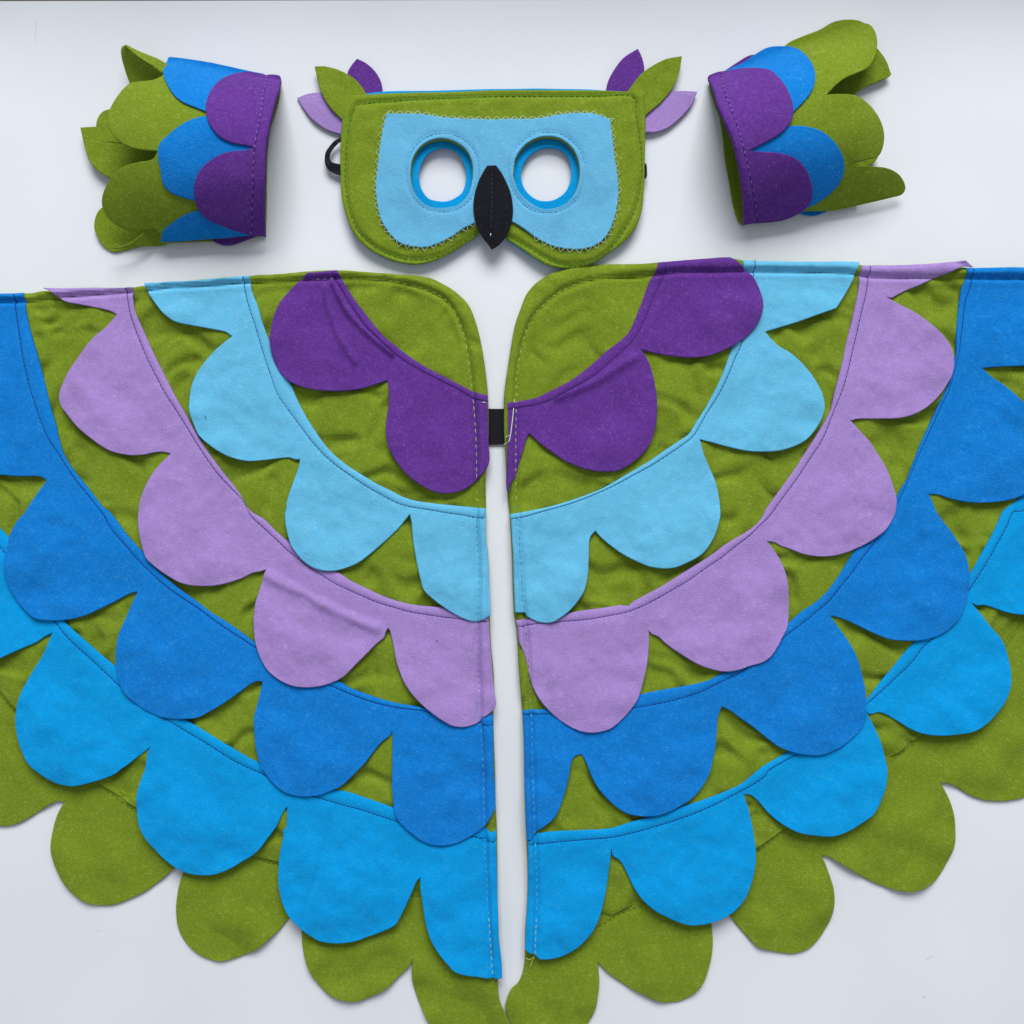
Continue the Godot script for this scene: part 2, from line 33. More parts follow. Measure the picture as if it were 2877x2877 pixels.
const RP_B := [[-2.3, -56.6, -2.3, -48.8, -2.6, -37.2, -2.8, -24.7, -3.3, -16.9, -2.9, -12.2, -1.8, -10.1], [-1.8, -10.1, -1.0, -15.4, 1.7, -19.3, 4.1, -27.8, 6.4, -34.8, 7.9, -40.3], [7.9, -40.3, 9.5, -43.8], [9.5, -43.8, 15.0, -38.7, 22.0, -33.3, 29.0, -28.6, 37.5, -24.7, 45.3, -22.8, 53.1, -22.4, 59.3, -23.1, 66.3, -27.0, 71.8, -31.7, 76.4, -37.9, 79.2, -45.7, 80.3, -54.3, 80.3, -63.6, 78.8, -73.7, 76.4, -82.3, 74.1, -87.0], [74.1, -87.0, 71.8, -90.5], [71.8, -90.5, 76.4, -88.9, 84.2, -87.4, 93.6, -86.0, 102.9, -85.8, 110.7, -87.0, 118.5, -90.1, 125.5, -94.0, 131.7, -98.6, 136.4, -104.9, 138.7, -111.1, 139.3, -116.6, 137.9, -122.8, 135.6, -128.2, 132.5, -132.1, 128.6, -135.2, 124.7, -139.1], [124.7, -139.1, 121.2, -141.6], [121.2, -141.6, 101.4, -140.3, 85.8, -139.0]]
const RB_E := [[128.4, -139.9, 128.1, -130.7, 127.0, -119.0, 125.6, -107.3, 123.3, -96.4, 121.7, -90.2, 118.6, -80.8, 115.5, -73.1, 110.8, -63.7, 106.9, -56.7, 102.3, -49.7, 98.4, -43.4, 92.9, -39.5, 85.9, -34.9, 78.1, -29.4, 70.3, -24.7, 61.0, -19.3, 51.6, -13.8, 42.3, -9.9, 31.3, -6.0, 20.4, -2.9, 9.5, -0.6, -1.4, 1.4]]
const RB_S := [[135.2, -139.8, 134.4, -131.5, 132.7, -119.0, 130.9, -107.3, 127.6, -93.3, 124.1, -85.5, 121.0, -77.7, 117.1, -69.2, 113.2, -62.1, 108.5, -55.1, 104.6, -48.1, 100.7, -41.9, 93.7, -36.4, 85.9, -31.0, 77.3, -25.5, 67.2, -20.1, 58.6, -15.4, 48.5, -10.7, 39.1, -6.8, 27.4, -2.9, 15.8, 0.2, 8.0, 2.6, -0.6, 4.2]]
const RB_B := [[-0.6, 4.2, -0.1, 13.5, 0.6, 23.6, 0.9, 39.2, 1.6, 55.6], [1.6, 55.6, 7.2, 56.0], [7.2, 56.0, 8.3, 57.9, 12.6, 60.2, 18.1, 61.6, 22.7, 61.0, 25.9, 59.1, 31.3, 55.2, 36.0, 50.1, 39.9, 43.9, 41.8, 36.9, 42.6, 27.5, 43.0, 15.9, 44.1, 13.1], [44.1, 13.1, 46.3, 10.6], [46.3, 10.6, 50.0, 14.7, 56.2, 19.8, 62.4, 24.0, 70.2, 27.9, 76.4, 30.3, 83.5, 31.3, 90.5, 30.7, 97.5, 27.9, 104.5, 24.0, 108.4, 19.8, 112.3, 12.8, 114.6, 5.0, 115.4, 0.2, 115.0, -7.6, 113.0, -16.9, 109.9, -24.7, 106.8, -31.7], [106.8, -31.7, 104.5, -40.3], [104.5, -40.3, 109.1, -39.1, 113.8, -37.9, 120.8, -36.0, 129.4, -34.0, 141.3, -33.4, 148.3, -34.0, 155.3, -36.0, 162.3, -39.5, 167.7, -44.9, 171.6, -51.2, 173.3, -57.4, 172.4, -64.4, 169.3, -71.4, 165.4, -77.6, 160.7, -83.1, 154.5, -88.5, 148.3, -92.4, 144.4, -96.3], [144.4, -96.3, 141.1, -100.4], [141.1, -100.4, 149.8, -102.9, 159.2, -105.7, 169.3, -109.2, 179.4, -112.7], [179.4, -112.7, 184.1, -119.7, 188.0, -126.7, 189.9, -131.7], [189.9, -131.7, 192.6, -138.6], [192.6, -138.6, 165.4, -139.1, 134.3, -139.4, 135.0, -139.6]]
const RV_E := [[194.0, -136.5, 193.0, -129.9, 192.5, -122.9, 190.9, -115.1, 189.0, -105.8, 186.6, -96.4, 184.3, -85.5, 182.0, -76.2, 179.6, -66.8, 177.3, -56.7, 174.2, -50.5, 169.5, -42.7, 164.0, -34.1, 158.6, -25.5, 153.1, -17.7, 146.9, -9.1, 141.4, -1.4, 138.9, 3.4, 135.8, 6.9, 132.7, 9.6, 126.4, 13.5, 118.6, 18.2, 110.8, 24.1, 101.5, 29.9, 92.1, 35.8, 82.8, 41.6, 72.6, 47.1, 67.2, 50.2, 64.5, 52.4, 61.0, 51.9, 56.3, 52.5, 48.5, 53.7, 39.1, 54.9, 25.9, 57.2, 15.8, 58.7, 2.1, 60.2]]
const RV_S := [[199.0, -137.0, 197.6, -126.8, 196.4, -119.0, 194.0, -108.9, 191.7, -98.0, 189.0, -87.1, 186.3, -76.2, 183.5, -66.8, 180.4, -59.0, 177.3, -51.2, 175.0, -45.0, 171.1, -37.2, 166.4, -30.2, 160.9, -21.6, 154.7, -13.0, 148.5, -4.5, 143.0, 2.9, 138.1, 7.3, 132.7, 12.8, 124.9, 19.0, 117.1, 25.2, 107.7, 31.5, 99.1, 37.7, 89.8, 43.2, 80.4, 48.6, 71.9, 52.9, 63.3, 56.0, 53.2, 58.0, 42.3, 59.9, 27.4, 61.1, 14.2, 62.3, 3.1, 64.2]]
const RV_B := [[3.1, 64.1, 3.4, 68.8, 4.1, 72.7, 5.6, 75.8, 7.9, 82.8, 9.1, 89.0], [9.1, 89.0, 11.1, 96.0, 14.2, 102.3, 18.1, 107.7, 23.5, 113.2, 29.7, 117.8, 36.0, 120.9, 42.2, 122.3, 48.4, 122.1, 54.7, 120.2, 60.9, 115.5, 66.3, 109.3, 70.2, 103.0, 72.2, 96.8, 73.3, 92.1, 74.9, 85.1, 75.8, 78.1, 76.3, 71.1], [76.3, 71.1, 76.1, 66.1], [76.1, 66.1, 77.6, 67.9, 81.1, 69.2, 85.8, 73.5, 93.6, 78.9, 101.4, 83.6, 109.1, 86.7, 116.9, 88.3, 124.7, 87.5, 132.5, 85.1, 138.2, 83.6, 142.8, 80.5, 146.7, 75.0, 149.8, 69.6, 152.6, 64.1, 153.7, 56.3, 153.6, 47.0, 152.9, 39.2, 151.0, 31.4, 148.3, 25.2, 145.2, 20.5], [145.2, 20.5, 141.9, 16.2], [141.9, 16.2, 145.9, 17.0, 149.8, 19.0, 155.3, 20.9, 161.5, 23.3, 168.5, 24.6, 176.3, 24.6, 184.1, 22.9, 191.9, 19.8, 200.4, 15.1, 207.4, 9.6, 211.3, 4.2, 212.7, 0.2, 212.9, -7.6, 210.9, -15.4, 208.2, -23.1, 203.5, -31.7, 198.9, -38.7, 193.4, -44.9], [193.4, -44.9, 187.8, -51.3], [187.8, -51.3, 188.7, -50.7, 191.1, -51.6, 196.5, -51.8, 204.3, -51.7, 212.1, -51.8, 219.9, -53.1, 227.7, -56.6, 234.7, -62.1, 240.1, -69.1, 243.6, -76.1, 244.8, -83.9, 243.2, -90.9, 240.1, -96.3, 234.7, -101.8, 227.7, -108.0, 220.7, -112.7, 213.7, -116.9], [213.7, -116.9, 208.6, -119.4], [208.6, -119.4, 211.3, -119.0], [211.3, -119.0, 218.3, -122.8, 226.1, -125.9, 235.5, -130.2, 243.2, -132.9, 249.5, -135.9, 255.7, -135.9], [255.7, -135.9, 251.0, -139.3], [251.0, -139.3, 235.5, -138.0, 212.1, -137.2, 198.7, -136.8]]
const RU_E := [[251.7, -135.7, 252.7, -130.7, 250.2, -124.5, 249.0, -116.7, 247.8, -107.3, 247.0, -98.0, 246.7, -87.9, 245.9, -84.0, 244.7, -78.5, 242.8, -71.5, 238.9, -62.9, 235.0, -54.3, 231.1, -45.8, 227.2, -37.2, 223.3, -27.1, 220.2, -19.3, 215.5, -11.5, 212.4, -4.5, 210.0, 3.4, 204.6, 11.2, 198.3, 16.7, 192.1, 19.8, 188.2, 25.2, 184.3, 31.5, 179.6, 38.5, 174.2, 45.5, 167.9, 51.0, 160.9, 55.6, 153.1, 62.6, 142.2, 69.3, 134.4, 74.6, 124.9, 85.6, 117.1, 89.3, 112.4, 92.3, 107.7, 94.2, 99.9, 96.2, 89.8, 98.1, 80.4, 99.7, 71.9, 101.6, 54.7, 104.7, 31.3, 108.2, 19.7, 109.8, 5.8, 110.3]]
const RU_S := [[256.2, -135.7, 255.1, -126.1, 252.5, -117.5, 251.3, -108.9, 249.8, -98.0, 248.2, -87.1, 245.9, -77.7, 242.8, -67.6, 238.9, -59.0, 235.0, -49.7, 230.3, -39.5, 225.6, -29.4, 220.9, -18.5, 216.3, -9.1, 213.1, -2.1, 211.6, 2.6, 206.1, 10.4, 200.7, 18.2, 195.2, 25.2, 189.0, 33.8, 182.7, 41.6, 176.5, 49.4, 169.5, 55.6, 161.7, 61.9, 151.6, 69.7, 142.2, 77.5, 134.4, 82.9, 128.8, 88.0, 120.2, 92.7, 112.4, 96.5, 105.4, 100.1, 96.8, 103.2, 85.9, 105.9, 74.2, 108.2, 67.2, 109.4, 54.7, 111.0, 31.3, 112.5, 18.1, 112.7, 5.9, 112.8]]
const RU_B := [[5.9, 112.7, 6.4, 124.8, 6.8, 150.7, 7.2, 157.6, 7.6, 173.2, 8.3, 182.1], [8.3, 182.1, 11.1, 181.0, 12.8, 178.6, 14.2, 176.9, 18.1, 174.3, 23.5, 169.7, 26.6, 163.8, 29.0, 156.8, 31.3, 148.3, 32.5, 140.5, 33.6, 137.4, 35.6, 135.4], [35.6, 135.4, 38.5, 134.6], [38.5, 134.6, 39.9, 136.6, 41.4, 139.7, 43.8, 145.9, 47.6, 152.9, 52.3, 158.4, 57.8, 163.4, 64.0, 167.0, 70.2, 168.4, 76.4, 168.5, 83.5, 167.3, 91.2, 164.2, 99.0, 159.6, 103.7, 154.5, 108.4, 147.5, 110.7, 141.3, 112.6, 132.6, 113.8, 123.3, 114.6, 114.7, 115.4, 110.8], [115.4, 110.8, 116.9, 108.2], [116.9, 108.2, 120.8, 110.1, 127.0, 114.7, 134.3, 119.8, 143.6, 127.2, 149.8, 131.1, 157.6, 133.8, 165.4, 135.0, 173.2, 134.6, 181.0, 131.1, 188.0, 126.4, 193.4, 120.9, 196.1, 115.5, 196.5, 107.7, 195.8, 97.6, 193.4, 86.7, 190.3, 78.1, 185.6, 69.6, 181.7, 64.1], [181.7, 64.1, 177.1, 57.6], [177.1, 57.6, 181.7, 58.7, 188.7, 61.4, 197.3, 65.7, 204.3, 68.8, 209.8, 70.7, 218.3, 71.3, 226.1, 71.1, 234.7, 69.2, 241.7, 65.3, 247.1, 59.5, 251.0, 51.7, 253.2, 42.3, 253.2, 33.0, 251.8, 25.2, 248.7, 18.2, 244.0, 11.2, 239.3, 5.0, 235.8, -0.2, 233.9, -5.2], [233.9, -5.2, 231.7, -9.9], [231.7, -9.9, 237.0, -9.5, 242.5, -7.6, 249.5, -5.9, 257.2, -5.1, 266.6, -5.4, 274.4, -6.4, 279.8, -8.0, 284.6, -9.9, 291.2, -13.6, 296.1, -27.4, 294.1, -43.2, 284.6, -59.1, 280.6, -63.6, 274.4, -69.8, 268.1, -74.5, 264.3, -77.6], [264.3, -77.6, 261.6, -80.0], [261.6, -80.0, 266.6, -80.5, 274.4, -80.9, 284.6, -81.3, 297.1, -84.8, 304.0, -106.6], [304.0, -106.6, 301.1, -135.8], [301.1, -135.8, 284.6, -135.9, 255.8, -135.5]]
const RC_E := [[307.4, -39.3, 297.5, -25.5, 285.0, -10.6, 274.7, -1.7, 272.8, 0.3, 270.0, 6.5, 266.1, 14.3, 262.2, 21.3, 258.3, 28.4, 254.4, 35.4, 249.0, 43.9, 242.0, 53.3, 233.4, 62.6, 224.1, 71.6, 218.6, 78.2, 212.4, 86.0, 206.1, 93.8, 200.7, 100.8, 196.8, 105.5, 181.2, 117.2, 165.6, 127.3, 153.9, 133.6, 146.1, 137.9, 139.1, 142.1, 134.2, 146.1, 128.8, 150.6, 121.0, 154.8, 111.6, 158.6, 101.5, 161.9, 85.9, 166.4, 75.0, 169.9, 65.6, 172.6, 54.7, 176.1, 39.1, 177.1, 23.5, 177.7, 13.4, 178.9, 8.7, 181.2]]
const RC_S := [[307.4, -29.4, 297.5, -15.6, 285.0, -0.7, 278.6, 0.3, 274.7, 8.9, 270.0, 17.4, 265.4, 26.0, 260.7, 33.8, 255.2, 42.4, 249.8, 50.2, 242.0, 60.3, 233.4, 70.4, 228.0, 75.9, 221.7, 84.5, 215.5, 90.7, 209.2, 96.9, 203.0, 102.4, 197.6, 107.1, 187.4, 115.6, 173.4, 124.2, 160.1, 133.6, 151.6, 139.0, 142.2, 144.5, 140.8, 147.3, 132.7, 152.7, 124.9, 157.0, 114.0, 162.5, 101.5, 167.9, 90.6, 171.8, 79.7, 175.0, 67.2, 178.5, 54.7, 181.2, 42.3, 182.4, 27.4, 183.5, 15.8, 184.5, 8.9, 184.9]]
const RC_B := [[8.9, 184.7, 8.9, 196.5, 8.7, 212.1, 7.6, 231.6, 7.2, 242.1], [7.2, 242.1, 9.5, 244.0, 12.6, 246.0], [12.6, 246.0, 15.7, 247.9, 20.4, 248.3, 26.6, 247.1, 32.9, 244.0, 39.1, 239.3, 44.5, 233.1, 48.4, 225.3, 50.8, 216.8, 53.1, 205.9, 54.3, 196.5], [54.3, 196.5, 55.3, 187.4], [55.3, 187.4, 56.2, 191.2, 59.3, 193.4, 61.7, 196.5, 64.8, 202.8, 67.9, 209.0, 72.6, 215.2, 78.8, 220.7, 85.8, 224.6, 92.8, 227.7, 100.6, 229.2, 109.1, 228.1, 116.9, 225.3, 123.2, 221.4, 128.6, 215.2, 132.5, 205.9, 134.8, 195.0, 135.2, 187.2, 134.4, 179.4, 132.5, 168.5, 130.5, 161.5], [130.5, 161.5, 129.2, 157.1], [129.2, 157.1, 132.5, 157.5, 135.8, 159.8, 138.2, 162.3, 142.8, 167.7, 149.8, 173.2, 157.6, 177.1, 165.4, 179.0, 173.2, 179.8, 180.2, 179.3, 187.2, 176.7, 195.0, 171.6, 201.2, 166.2, 205.1, 158.4, 207.4, 149.8, 208.1, 142.0, 207.8, 140.4, 206.6, 134.2, 204.3, 126.4, 201.2, 118.6], [201.2, 118.6, 197.5, 111.9], [197.5, 111.9, 199.3, 112.6, 200.8, 112.4, 203.5, 111.5, 207.4, 112.4, 213.7, 115.9, 221.4, 120.6, 229.2, 123.3, 237.0, 123.9, 246.3, 123.3, 255.7, 121.3, 262.7, 117.8, 268.9, 111.6, 273.6, 104.6, 276.3, 96.0, 276.7, 88.3, 275.5, 79.7, 272.8, 72.7, 269.7, 68.0, 265.0, 62.6, 260.4, 56.3], [260.4, 56.3, 255.5, 50.6], [255.5, 50.6, 258.8, 52.0, 262.7, 51.8, 269.7, 54.0, 276.7, 56.2, 284.6, 57.1, 297.1, 55.7, 309.0, 39.9, 309.0, 12.2], [309.0, 12.2, 307.0, -29.4]]
const MASK_GREEN := [[-90.0, -232.0, -71.2, -232.6, -34.5, -233.8, 11.3, -234.7, 45.6, -234.6, 73.8, -233.4], [73.8, -233.4, 74.2, -217.0, 74.0, -204.0, 73.8, -191.7, 73.4, -178.8, 72.1, -167.3, 68.5, -157.6, 61.7, -149.6, 55.9, -145.6, 46.8, -139.3, 38.8, -136.4, 29.6, -135.6, 20.4, -137.0, 13.6, -140.4, 5.6, -146.2, -1.9, -151.3, -7.0, -154.7, -12.8, -155.9, -18.5, -154.5, -23.1, -151.3, -31.1, -146.2, -39.1, -141.6, -47.1, -138.7, -55.1, -137.8, -64.3, -139.3, -72.3, -142.1, -80.3, -146.7, -87.2, -153.6, -91.8, -163.9, -94.6, -174.2, -95.4, -186.8, -95.4, -204.0, -94.3, -220.0, -92.3, -225.7], [-92.3, -225.7, -90.0, -232.0]]
const MASK_LINING := [[-88.8, -232.5, -72.1, -234.3, -46.2, -235.0, -34.7, -235.5, -0.2, -235.8, 17.1, -236.2, 45.9, -235.5, 72.9, -232.5], [72.9, -232.5, 73.5, -212.0, 72.9, -193.6, 72.6, -182.1, 71.8, -170.5, 69.5, -161.6, 63.7, -153.5, 56.2, -146.3, 47.0, -139.8, 39.0, -136.6, 29.8, -135.9, 20.6, -137.0, 13.7, -140.3, 5.6, -145.8, -1.9, -151.1, -7.1, -154.3, -12.8, -155.5, -18.6, -154.5, -23.2, -151.3, -31.2, -146.3, -39.3, -141.6, -47.4, -138.9, -55.4, -138.0, -64.6, -139.5, -72.7, -142.3, -80.7, -147.4, -87.1, -155.0, -91.3, -165.6, -94.2, -175.1, -95.0, -187.8, -95.0, -205.1, -94.0, -221.2, -91.9, -227.0, -88.8, -232.5]]
const MASK_STITCH := [[-86.0, -226.9, -72.3, -228.0, -34.5, -230.3, 11.3, -231.2, 45.6, -231.2, 67.4, -230.9, 69.1, -220.0, 71.4, -204.0, 72.2, -190.2, 70.3, -175.4, 66.3, -163.9, 59.4, -152.5, 50.2, -142.1, 41.1, -138.1, 31.9, -137.2, 21.6, -139.6, 9.0, -147.3, -2.5, -153.6, -11.6, -157.0, -19.6, -155.3, -28.8, -149.0, -41.4, -142.1, -52.8, -140.4, -64.3, -142.1, -76.9, -147.9, -86.0, -157.0, -90.6, -169.6, -92.7, -186.8, -91.8, -204.0, -89.5, -220.0, -86.0, -226.9]]
const MASK_FACE := [[-69.5, -220.7, -61.7, -220.4, -52.6, -220.2, -38.9, -218.5, -25.2, -217.7, -13.8, -217.0, -0.2, -217.7, 14.7, -218.1, 24.9, -219.9, 37.5, -220.7, 45.4, -220.4, 54.3, -217.3], [54.3, -217.3, 55.7, -205.3, 56.8, -196.2, 58.2, -187.1, 58.9, -178.0, 58.0, -168.9, 55.7, -159.8, 52.3, -152.9, 46.6, -147.8, 38.6, -145.3, 30.6, -145.5, 22.6, -147.2, 13.5, -151.8, 5.5, -157.5, -0.7, -160.9, -7.0, -162.0, -16.1, -161.8, -20.7, -159.8, -26.4, -156.9, -34.4, -151.8, -41.2, -148.4, -48.0, -146.6, -56.0, -147.2, -62.9, -149.5, -68.6, -155.2, -72.5, -162.0, -74.8, -172.3, -75.4, -181.4, -74.3, -191.7, -72.9, -203.1, -71.4, -212.2], [-71.4, -212.2, -69.5, -220.7]]
const MASK_EYE := [[-56.3, -186.1, -55.2, -194.1, -51.5, -201.0, -45.8, -205.1, -38.4, -206.4, -31.0, -204.4, -24.7, -199.3, -21.8, -191.8, -22.1, -182.7, -24.7, -174.7, -30.4, -169.6, -37.8, -168.1, -45.8, -169.0, -52.1, -173.6, -55.2, -179.3, -56.3, -186.1]]
const MASK_EYE_001 := [[0.5, -186.1, 1.9, -195.3, 6.7, -202.7, 13.5, -206.9, 19.8, -208.0, 27.2, -206.4, 33.5, -201.0, 36.9, -193.0, 37.3, -185.0, 35.2, -177.0, 30.1, -170.7, 22.7, -167.9, 15.8, -167.9, 9.0, -171.9, 3.3, -178.1, 0.5, -186.1]]
const LINING_EYE := [[-52.0, -187.8, -50.2, -194.7, -46.2, -199.9, -40.5, -202.5, -34.7, -202.3, -29.5, -199.1, -26.2, -192.4, -25.7, -185.5, -27.6, -178.6, -31.2, -175.4, -35.9, -173.3, -41.6, -173.4, -46.8, -175.1, -50.8, -180.9, -52.0, -187.8]]
const LINING_EYE_001 := [[4.8, -187.8, 6.7, -194.7, 11.3, -200.2, 17.1, -203.0, 22.9, -203.2, 28.6, -200.9, 32.1, -195.9, 33.0, -187.8, 31.2, -180.9, 27.5, -176.3, 21.7, -173.5, 14.8, -173.8, 9.6, -177.2, 6.2, -182.1, 4.8, -187.8]]
const EYE_STITCH := [[-58.3, -186.7, -57.2, -195.3, -53.2, -202.7, -46.4, -207.8, -38.4, -209.5, -29.8, -207.8, -22.4, -202.1, -18.6, -194.1, -18.4, -185.0, -20.7, -177.0, -25.3, -170.7, -32.1, -167.0, -39.0, -166.3, -46.9, -167.7, -53.2, -171.9, -57.0, -178.7, -58.3, -186.7]]
const EYE_STITCH_001 := [[-1.9, -187.3, -0.2, -197.5, 5.0, -205.0, 11.8, -209.2, 19.2, -210.4, 27.8, -209.0, 35.2, -203.3, 39.5, -195.3, 40.3, -186.1, 38.1, -177.0, 32.9, -170.2, 24.9, -166.5, 18.1, -165.8, 10.1, -167.9, 3.3, -174.2, -0.7, -181.6, -1.9, -187.3]]
const BEAK := [[-13.8, -190.8, -8.7, -190.9], [-8.7, -190.9, -4.7, -185.1, -0.7, -176.1, 0.6, -167.0, -0.2, -160.2, -3.0, -152.8, -7.0, -147.7, -11.2, -145.0], [-11.2, -145.0, -13.2, -147.7, -16.0, -151.1, -19.5, -157.9, -21.2, -165.8, -20.9, -173.8, -18.3, -182.9, -13.8, -190.8]]
const BEAK_RIDGE := [[-10.8, -186.2, -11.1, -176.5, -11.2, -167.5, -11.6, -158.5, -11.8, -153.4]]
const LEAF_LP := [[-86.6, -253.4, -81.5, -250.7, -76.3, -245.8, -72.9, -239.5, -72.0, -231.5], [-72.0, -231.5, -72.3, -226.9], [-72.3, -226.9, -82.6, -226.9], [-82.6, -226.9, -89.5, -236.0, -92.0, -245.2, -89.7, -249.8, -86.6, -253.4]]
const LEAF_LG := [[-110.1, -248.4, -103.2, -248.4, -95.2, -245.8, -88.3, -241.8, -83.8, -237.2, -80.3, -231.5], [-80.3, -231.5, -78.0, -222.3], [-78.0, -222.3, -90.6, -215.4], [-90.6, -215.4, -97.5, -221.2, -102.1, -226.3, -105.7, -232.6, -108.4, -241.2, -110.1, -248.4]]
const LEAF_LV := [[-120.5, -232.1, -113.9, -234.4, -104.7, -234.6, -94.4, -231.1], [-94.4, -231.1, -88.6, -225.4], [-88.6, -225.4, -88.6, -209.3], [-88.6, -209.3, -95.0, -211.0, -103.6, -213.9, -111.6, -219.4, -116.8, -226.0, -120.5, -232.1]]
const LEAF_RP := [[70.3, -258.9, 72.9, -253.2, 74.0, -246.3, 72.5, -238.3, 68.5, -231.5], [68.5, -231.5, 61.7, -226.9], [61.7, -226.9, 50.8, -226.9], [50.8, -226.9, 52.3, -234.7, 53.7, -240.6, 57.1, -246.9, 62.2, -253.4, 70.3, -258.9]]
const LEAF_RG := [[94.6, -253.8, 85.7, -252.3, 77.7, -248.4, 70.8, -242.9, 64.0, -233.8], [64.0, -233.8, 61.7, -224.6], [61.7, -224.6, 70.8, -215.4], [70.8, -215.4, 75.4, -221.6, 83.4, -228.6, 89.7, -236.6, 93.2, -245.2, 94.6, -253.8]]
const LEAF_RV := [[103.6, -234.9, 95.2, -235.3, 88.3, -234.6, 75.7, -230.0], [75.7, -230.0, 67.6, -223.1], [67.6, -223.1, 67.6, -209.3], [67.6, -209.3, 74.5, -211.8, 80.3, -212.2, 87.2, -214.8, 94.6, -220.8, 100.4, -227.7, 103.6, -234.9]]
const BAND_L := [[-92.2, -210.1, -96.0, -208.6, -100.2, -206.0, -103.7, -201.0, -104.6, -196.4, -103.2, -191.8, -99.9, -189.2, -95.3, -187.8, -91.5, -187.5], [-91.5, -187.5, -91.5, -192.8], [-91.5, -192.8, -95.6, -193.9, -99.8, -194.9, -101.7, -196.9, -101.4, -199.4, -98.9, -203.8, -95.3, -206.8, -91.5, -207.8], [-91.5, -207.8, -92.2, -210.1]]
const BAND_R := [[72.8, -194.9, 74.8, -194.1, 75.3, -191.5, 75.3, -187.5, 74.8, -186.1, 72.8, -185.8], [72.8, -185.8, 72.8, -194.9]]
const CL_GREEN := [[-141.1, -244.1, -167.8, -249.5, -191.6, -253.5], [-191.6, -253.5, -193.0, -246.9, -192.3, -242.1], [-192.3, -242.1, -190.6, -238.3, -194.3, -234.6, -200.9, -233.5, -206.7, -232.7, -210.8, -228.0, -214.7, -220.4, -217.2, -213.2, -216.8, -208.1, -213.7, -201.9, -207.7, -196.4, -199.4, -192.8, -191.6, -191.4], [-191.6, -191.4, -187.6, -191.2], [-187.6, -191.2, -190.9, -187.2, -198.8, -186.1, -207.3, -184.6, -214.1, -181.3, -220.5, -174.6, -223.2, -168.8, -222.8, -163.8, -219.8, -159.6, -214.7, -156.3, -207.8, -155.1, -200.7, -155.0], [-200.7, -155.0, -196.4, -155.2], [-196.4, -155.2, -193.9, -153.0, -194.9, -149.8], [-194.9, -149.8, -171.0, -151.4, -144.3, -153.6], [-144.3, -153.6, -136.4, -187.1, -141.1, -244.1]]
const CL_BLUE := [[-138.7, -244.9, -149.6, -247.1, -158.5, -249.1, -174.3, -252.1, -189.1, -254.1, -192.1, -253.8, -192.3, -246.5, -189.0, -236.5, -184.6, -228.3, -179.7, -221.7, -174.5, -217.7, -168.6, -215.1, -162.3, -212.4], [-162.3, -212.4, -156.0, -210.4], [-156.0, -210.4, -162.0, -209.8, -167.0, -208.7, -174.3, -205.1, -181.6, -199.3, -186.3, -194.2, -187.2, -188.4, -186.6, -181.5, -186.1, -174.8, -183.0, -171.2, -176.9, -168.8, -170.6, -167.3, -166.1, -166.5], [-166.1, -166.5, -161.7, -165.0], [-161.7, -165.0, -169.6, -163.4, -177.9, -161.1, -185.6, -157.6, -191.5, -154.1, -194.4, -149.4], [-194.4, -149.4, -185.4, -149.7, -170.7, -150.7, -158.0, -151.6, -144.1, -152.9], [-144.1, -152.9, -135.1, -186.5, -138.7, -244.9]]
const CL_E := [[-129.5, -243.3, -127.2, -230.7, -127.2, -213.6, -128.6, -200.8, -130.0, -189.6, -131.1, -177.6, -132.9, -168.2, -135.2, -158.5, -136.6, -152.3]]
const CL_S := [[-136.6, -243.6, -133.1, -215.9, -134.2, -200.8, -135.8, -190.5, -136.8, -181.0, -138.7, -169.7, -141.6, -158.5, -143.9, -152.4]]
const CL_PURPLE := [[-136.6, -243.5, -143.3, -244.9, -150.2, -244.9, -155.8, -239.3, -159.9, -231.1, -161.7, -222.1, -162.3, -215.0, -161.0, -208.6, -158.8, -203.5, -154.1, -197.8, -147.5, -194.5, -141.0, -193.2], [-141.0, -193.2, -135.7, -192.0], [-135.7, -192.0, -141.1, -190.6, -147.6, -190.2, -155.2, -187.8, -162.0, -183.5, -166.7, -178.5, -169.3, -172.8, -169.9, -167.3, -168.6, -161.9, -164.0, -158.2, -157.1, -155.7, -151.0, -153.9, -143.9, -152.4], [-143.9, -152.4, -141.6, -158.4, -138.7, -169.7, -136.8, -180.9, -135.8, -190.4, -134.1, -200.7, -133.0, -215.8, -136.6, -243.5]]
const CL_SIDE_TOP := [[-152.1, -244.2, -149.1, -245.2, -145.2, -245.3, -140.3, -244.0, -137.4, -242.5], [-137.4, -242.5, -142.3, -239.1, -152.1, -244.2]]
const CL_SIDE_BOTTOM := [[-168.3, -152.1, -164.9, -150.2, -160.5, -149.0, -155.6, -149.5, -149.7, -151.6, -142.8, -154.1], [-142.8, -154.1, -156.5, -155.6, -168.3, -152.1]]
const CL_BACK := [[-129.6, -239.5, -129.4, -237.5, -130.5, -230.6, -132.8, -222.7, -135.4, -214.8, -137.0, -201.0, -137.4, -187.2, -137.5, -172.3, -137.8, -154.6], [-137.8, -154.6, -157.5, -152.1, -197.0, -150.4], [-197.0, -150.4, -202.0, -162.5, -210.9, -201.0, -201.0, -238.5], [-201.0, -238.5, -186.2, -245.4, -157.5, -243.4, -131.8, -241.0, -129.6, -239.5]]
const CL_PETAL_D1 := [[-222.5, -224.4, -227.4, -223.0, -230.3, -219.5, -231.7, -213.7], [-231.7, -213.7, -230.3, -205.9], [-230.3, -205.9, -208.8, -204.9], [-208.8, -204.9, -208.8, -224.4], [-208.8, -224.4, -222.5, -224.4]]
const CL_PETAL_D2 := [[-240.2, -213.9, -231.7, -214.4, -222.9, -214.5], [-222.9, -214.5, -195.5, -211.1], [-195.5, -211.1, -192.5, -191.5], [-192.5, -191.5, -219.0, -187.1, -222.9, -185.7, -228.8, -188.6, -234.6, -194.5, -237.6, -202.3, -240.2, -213.9]]
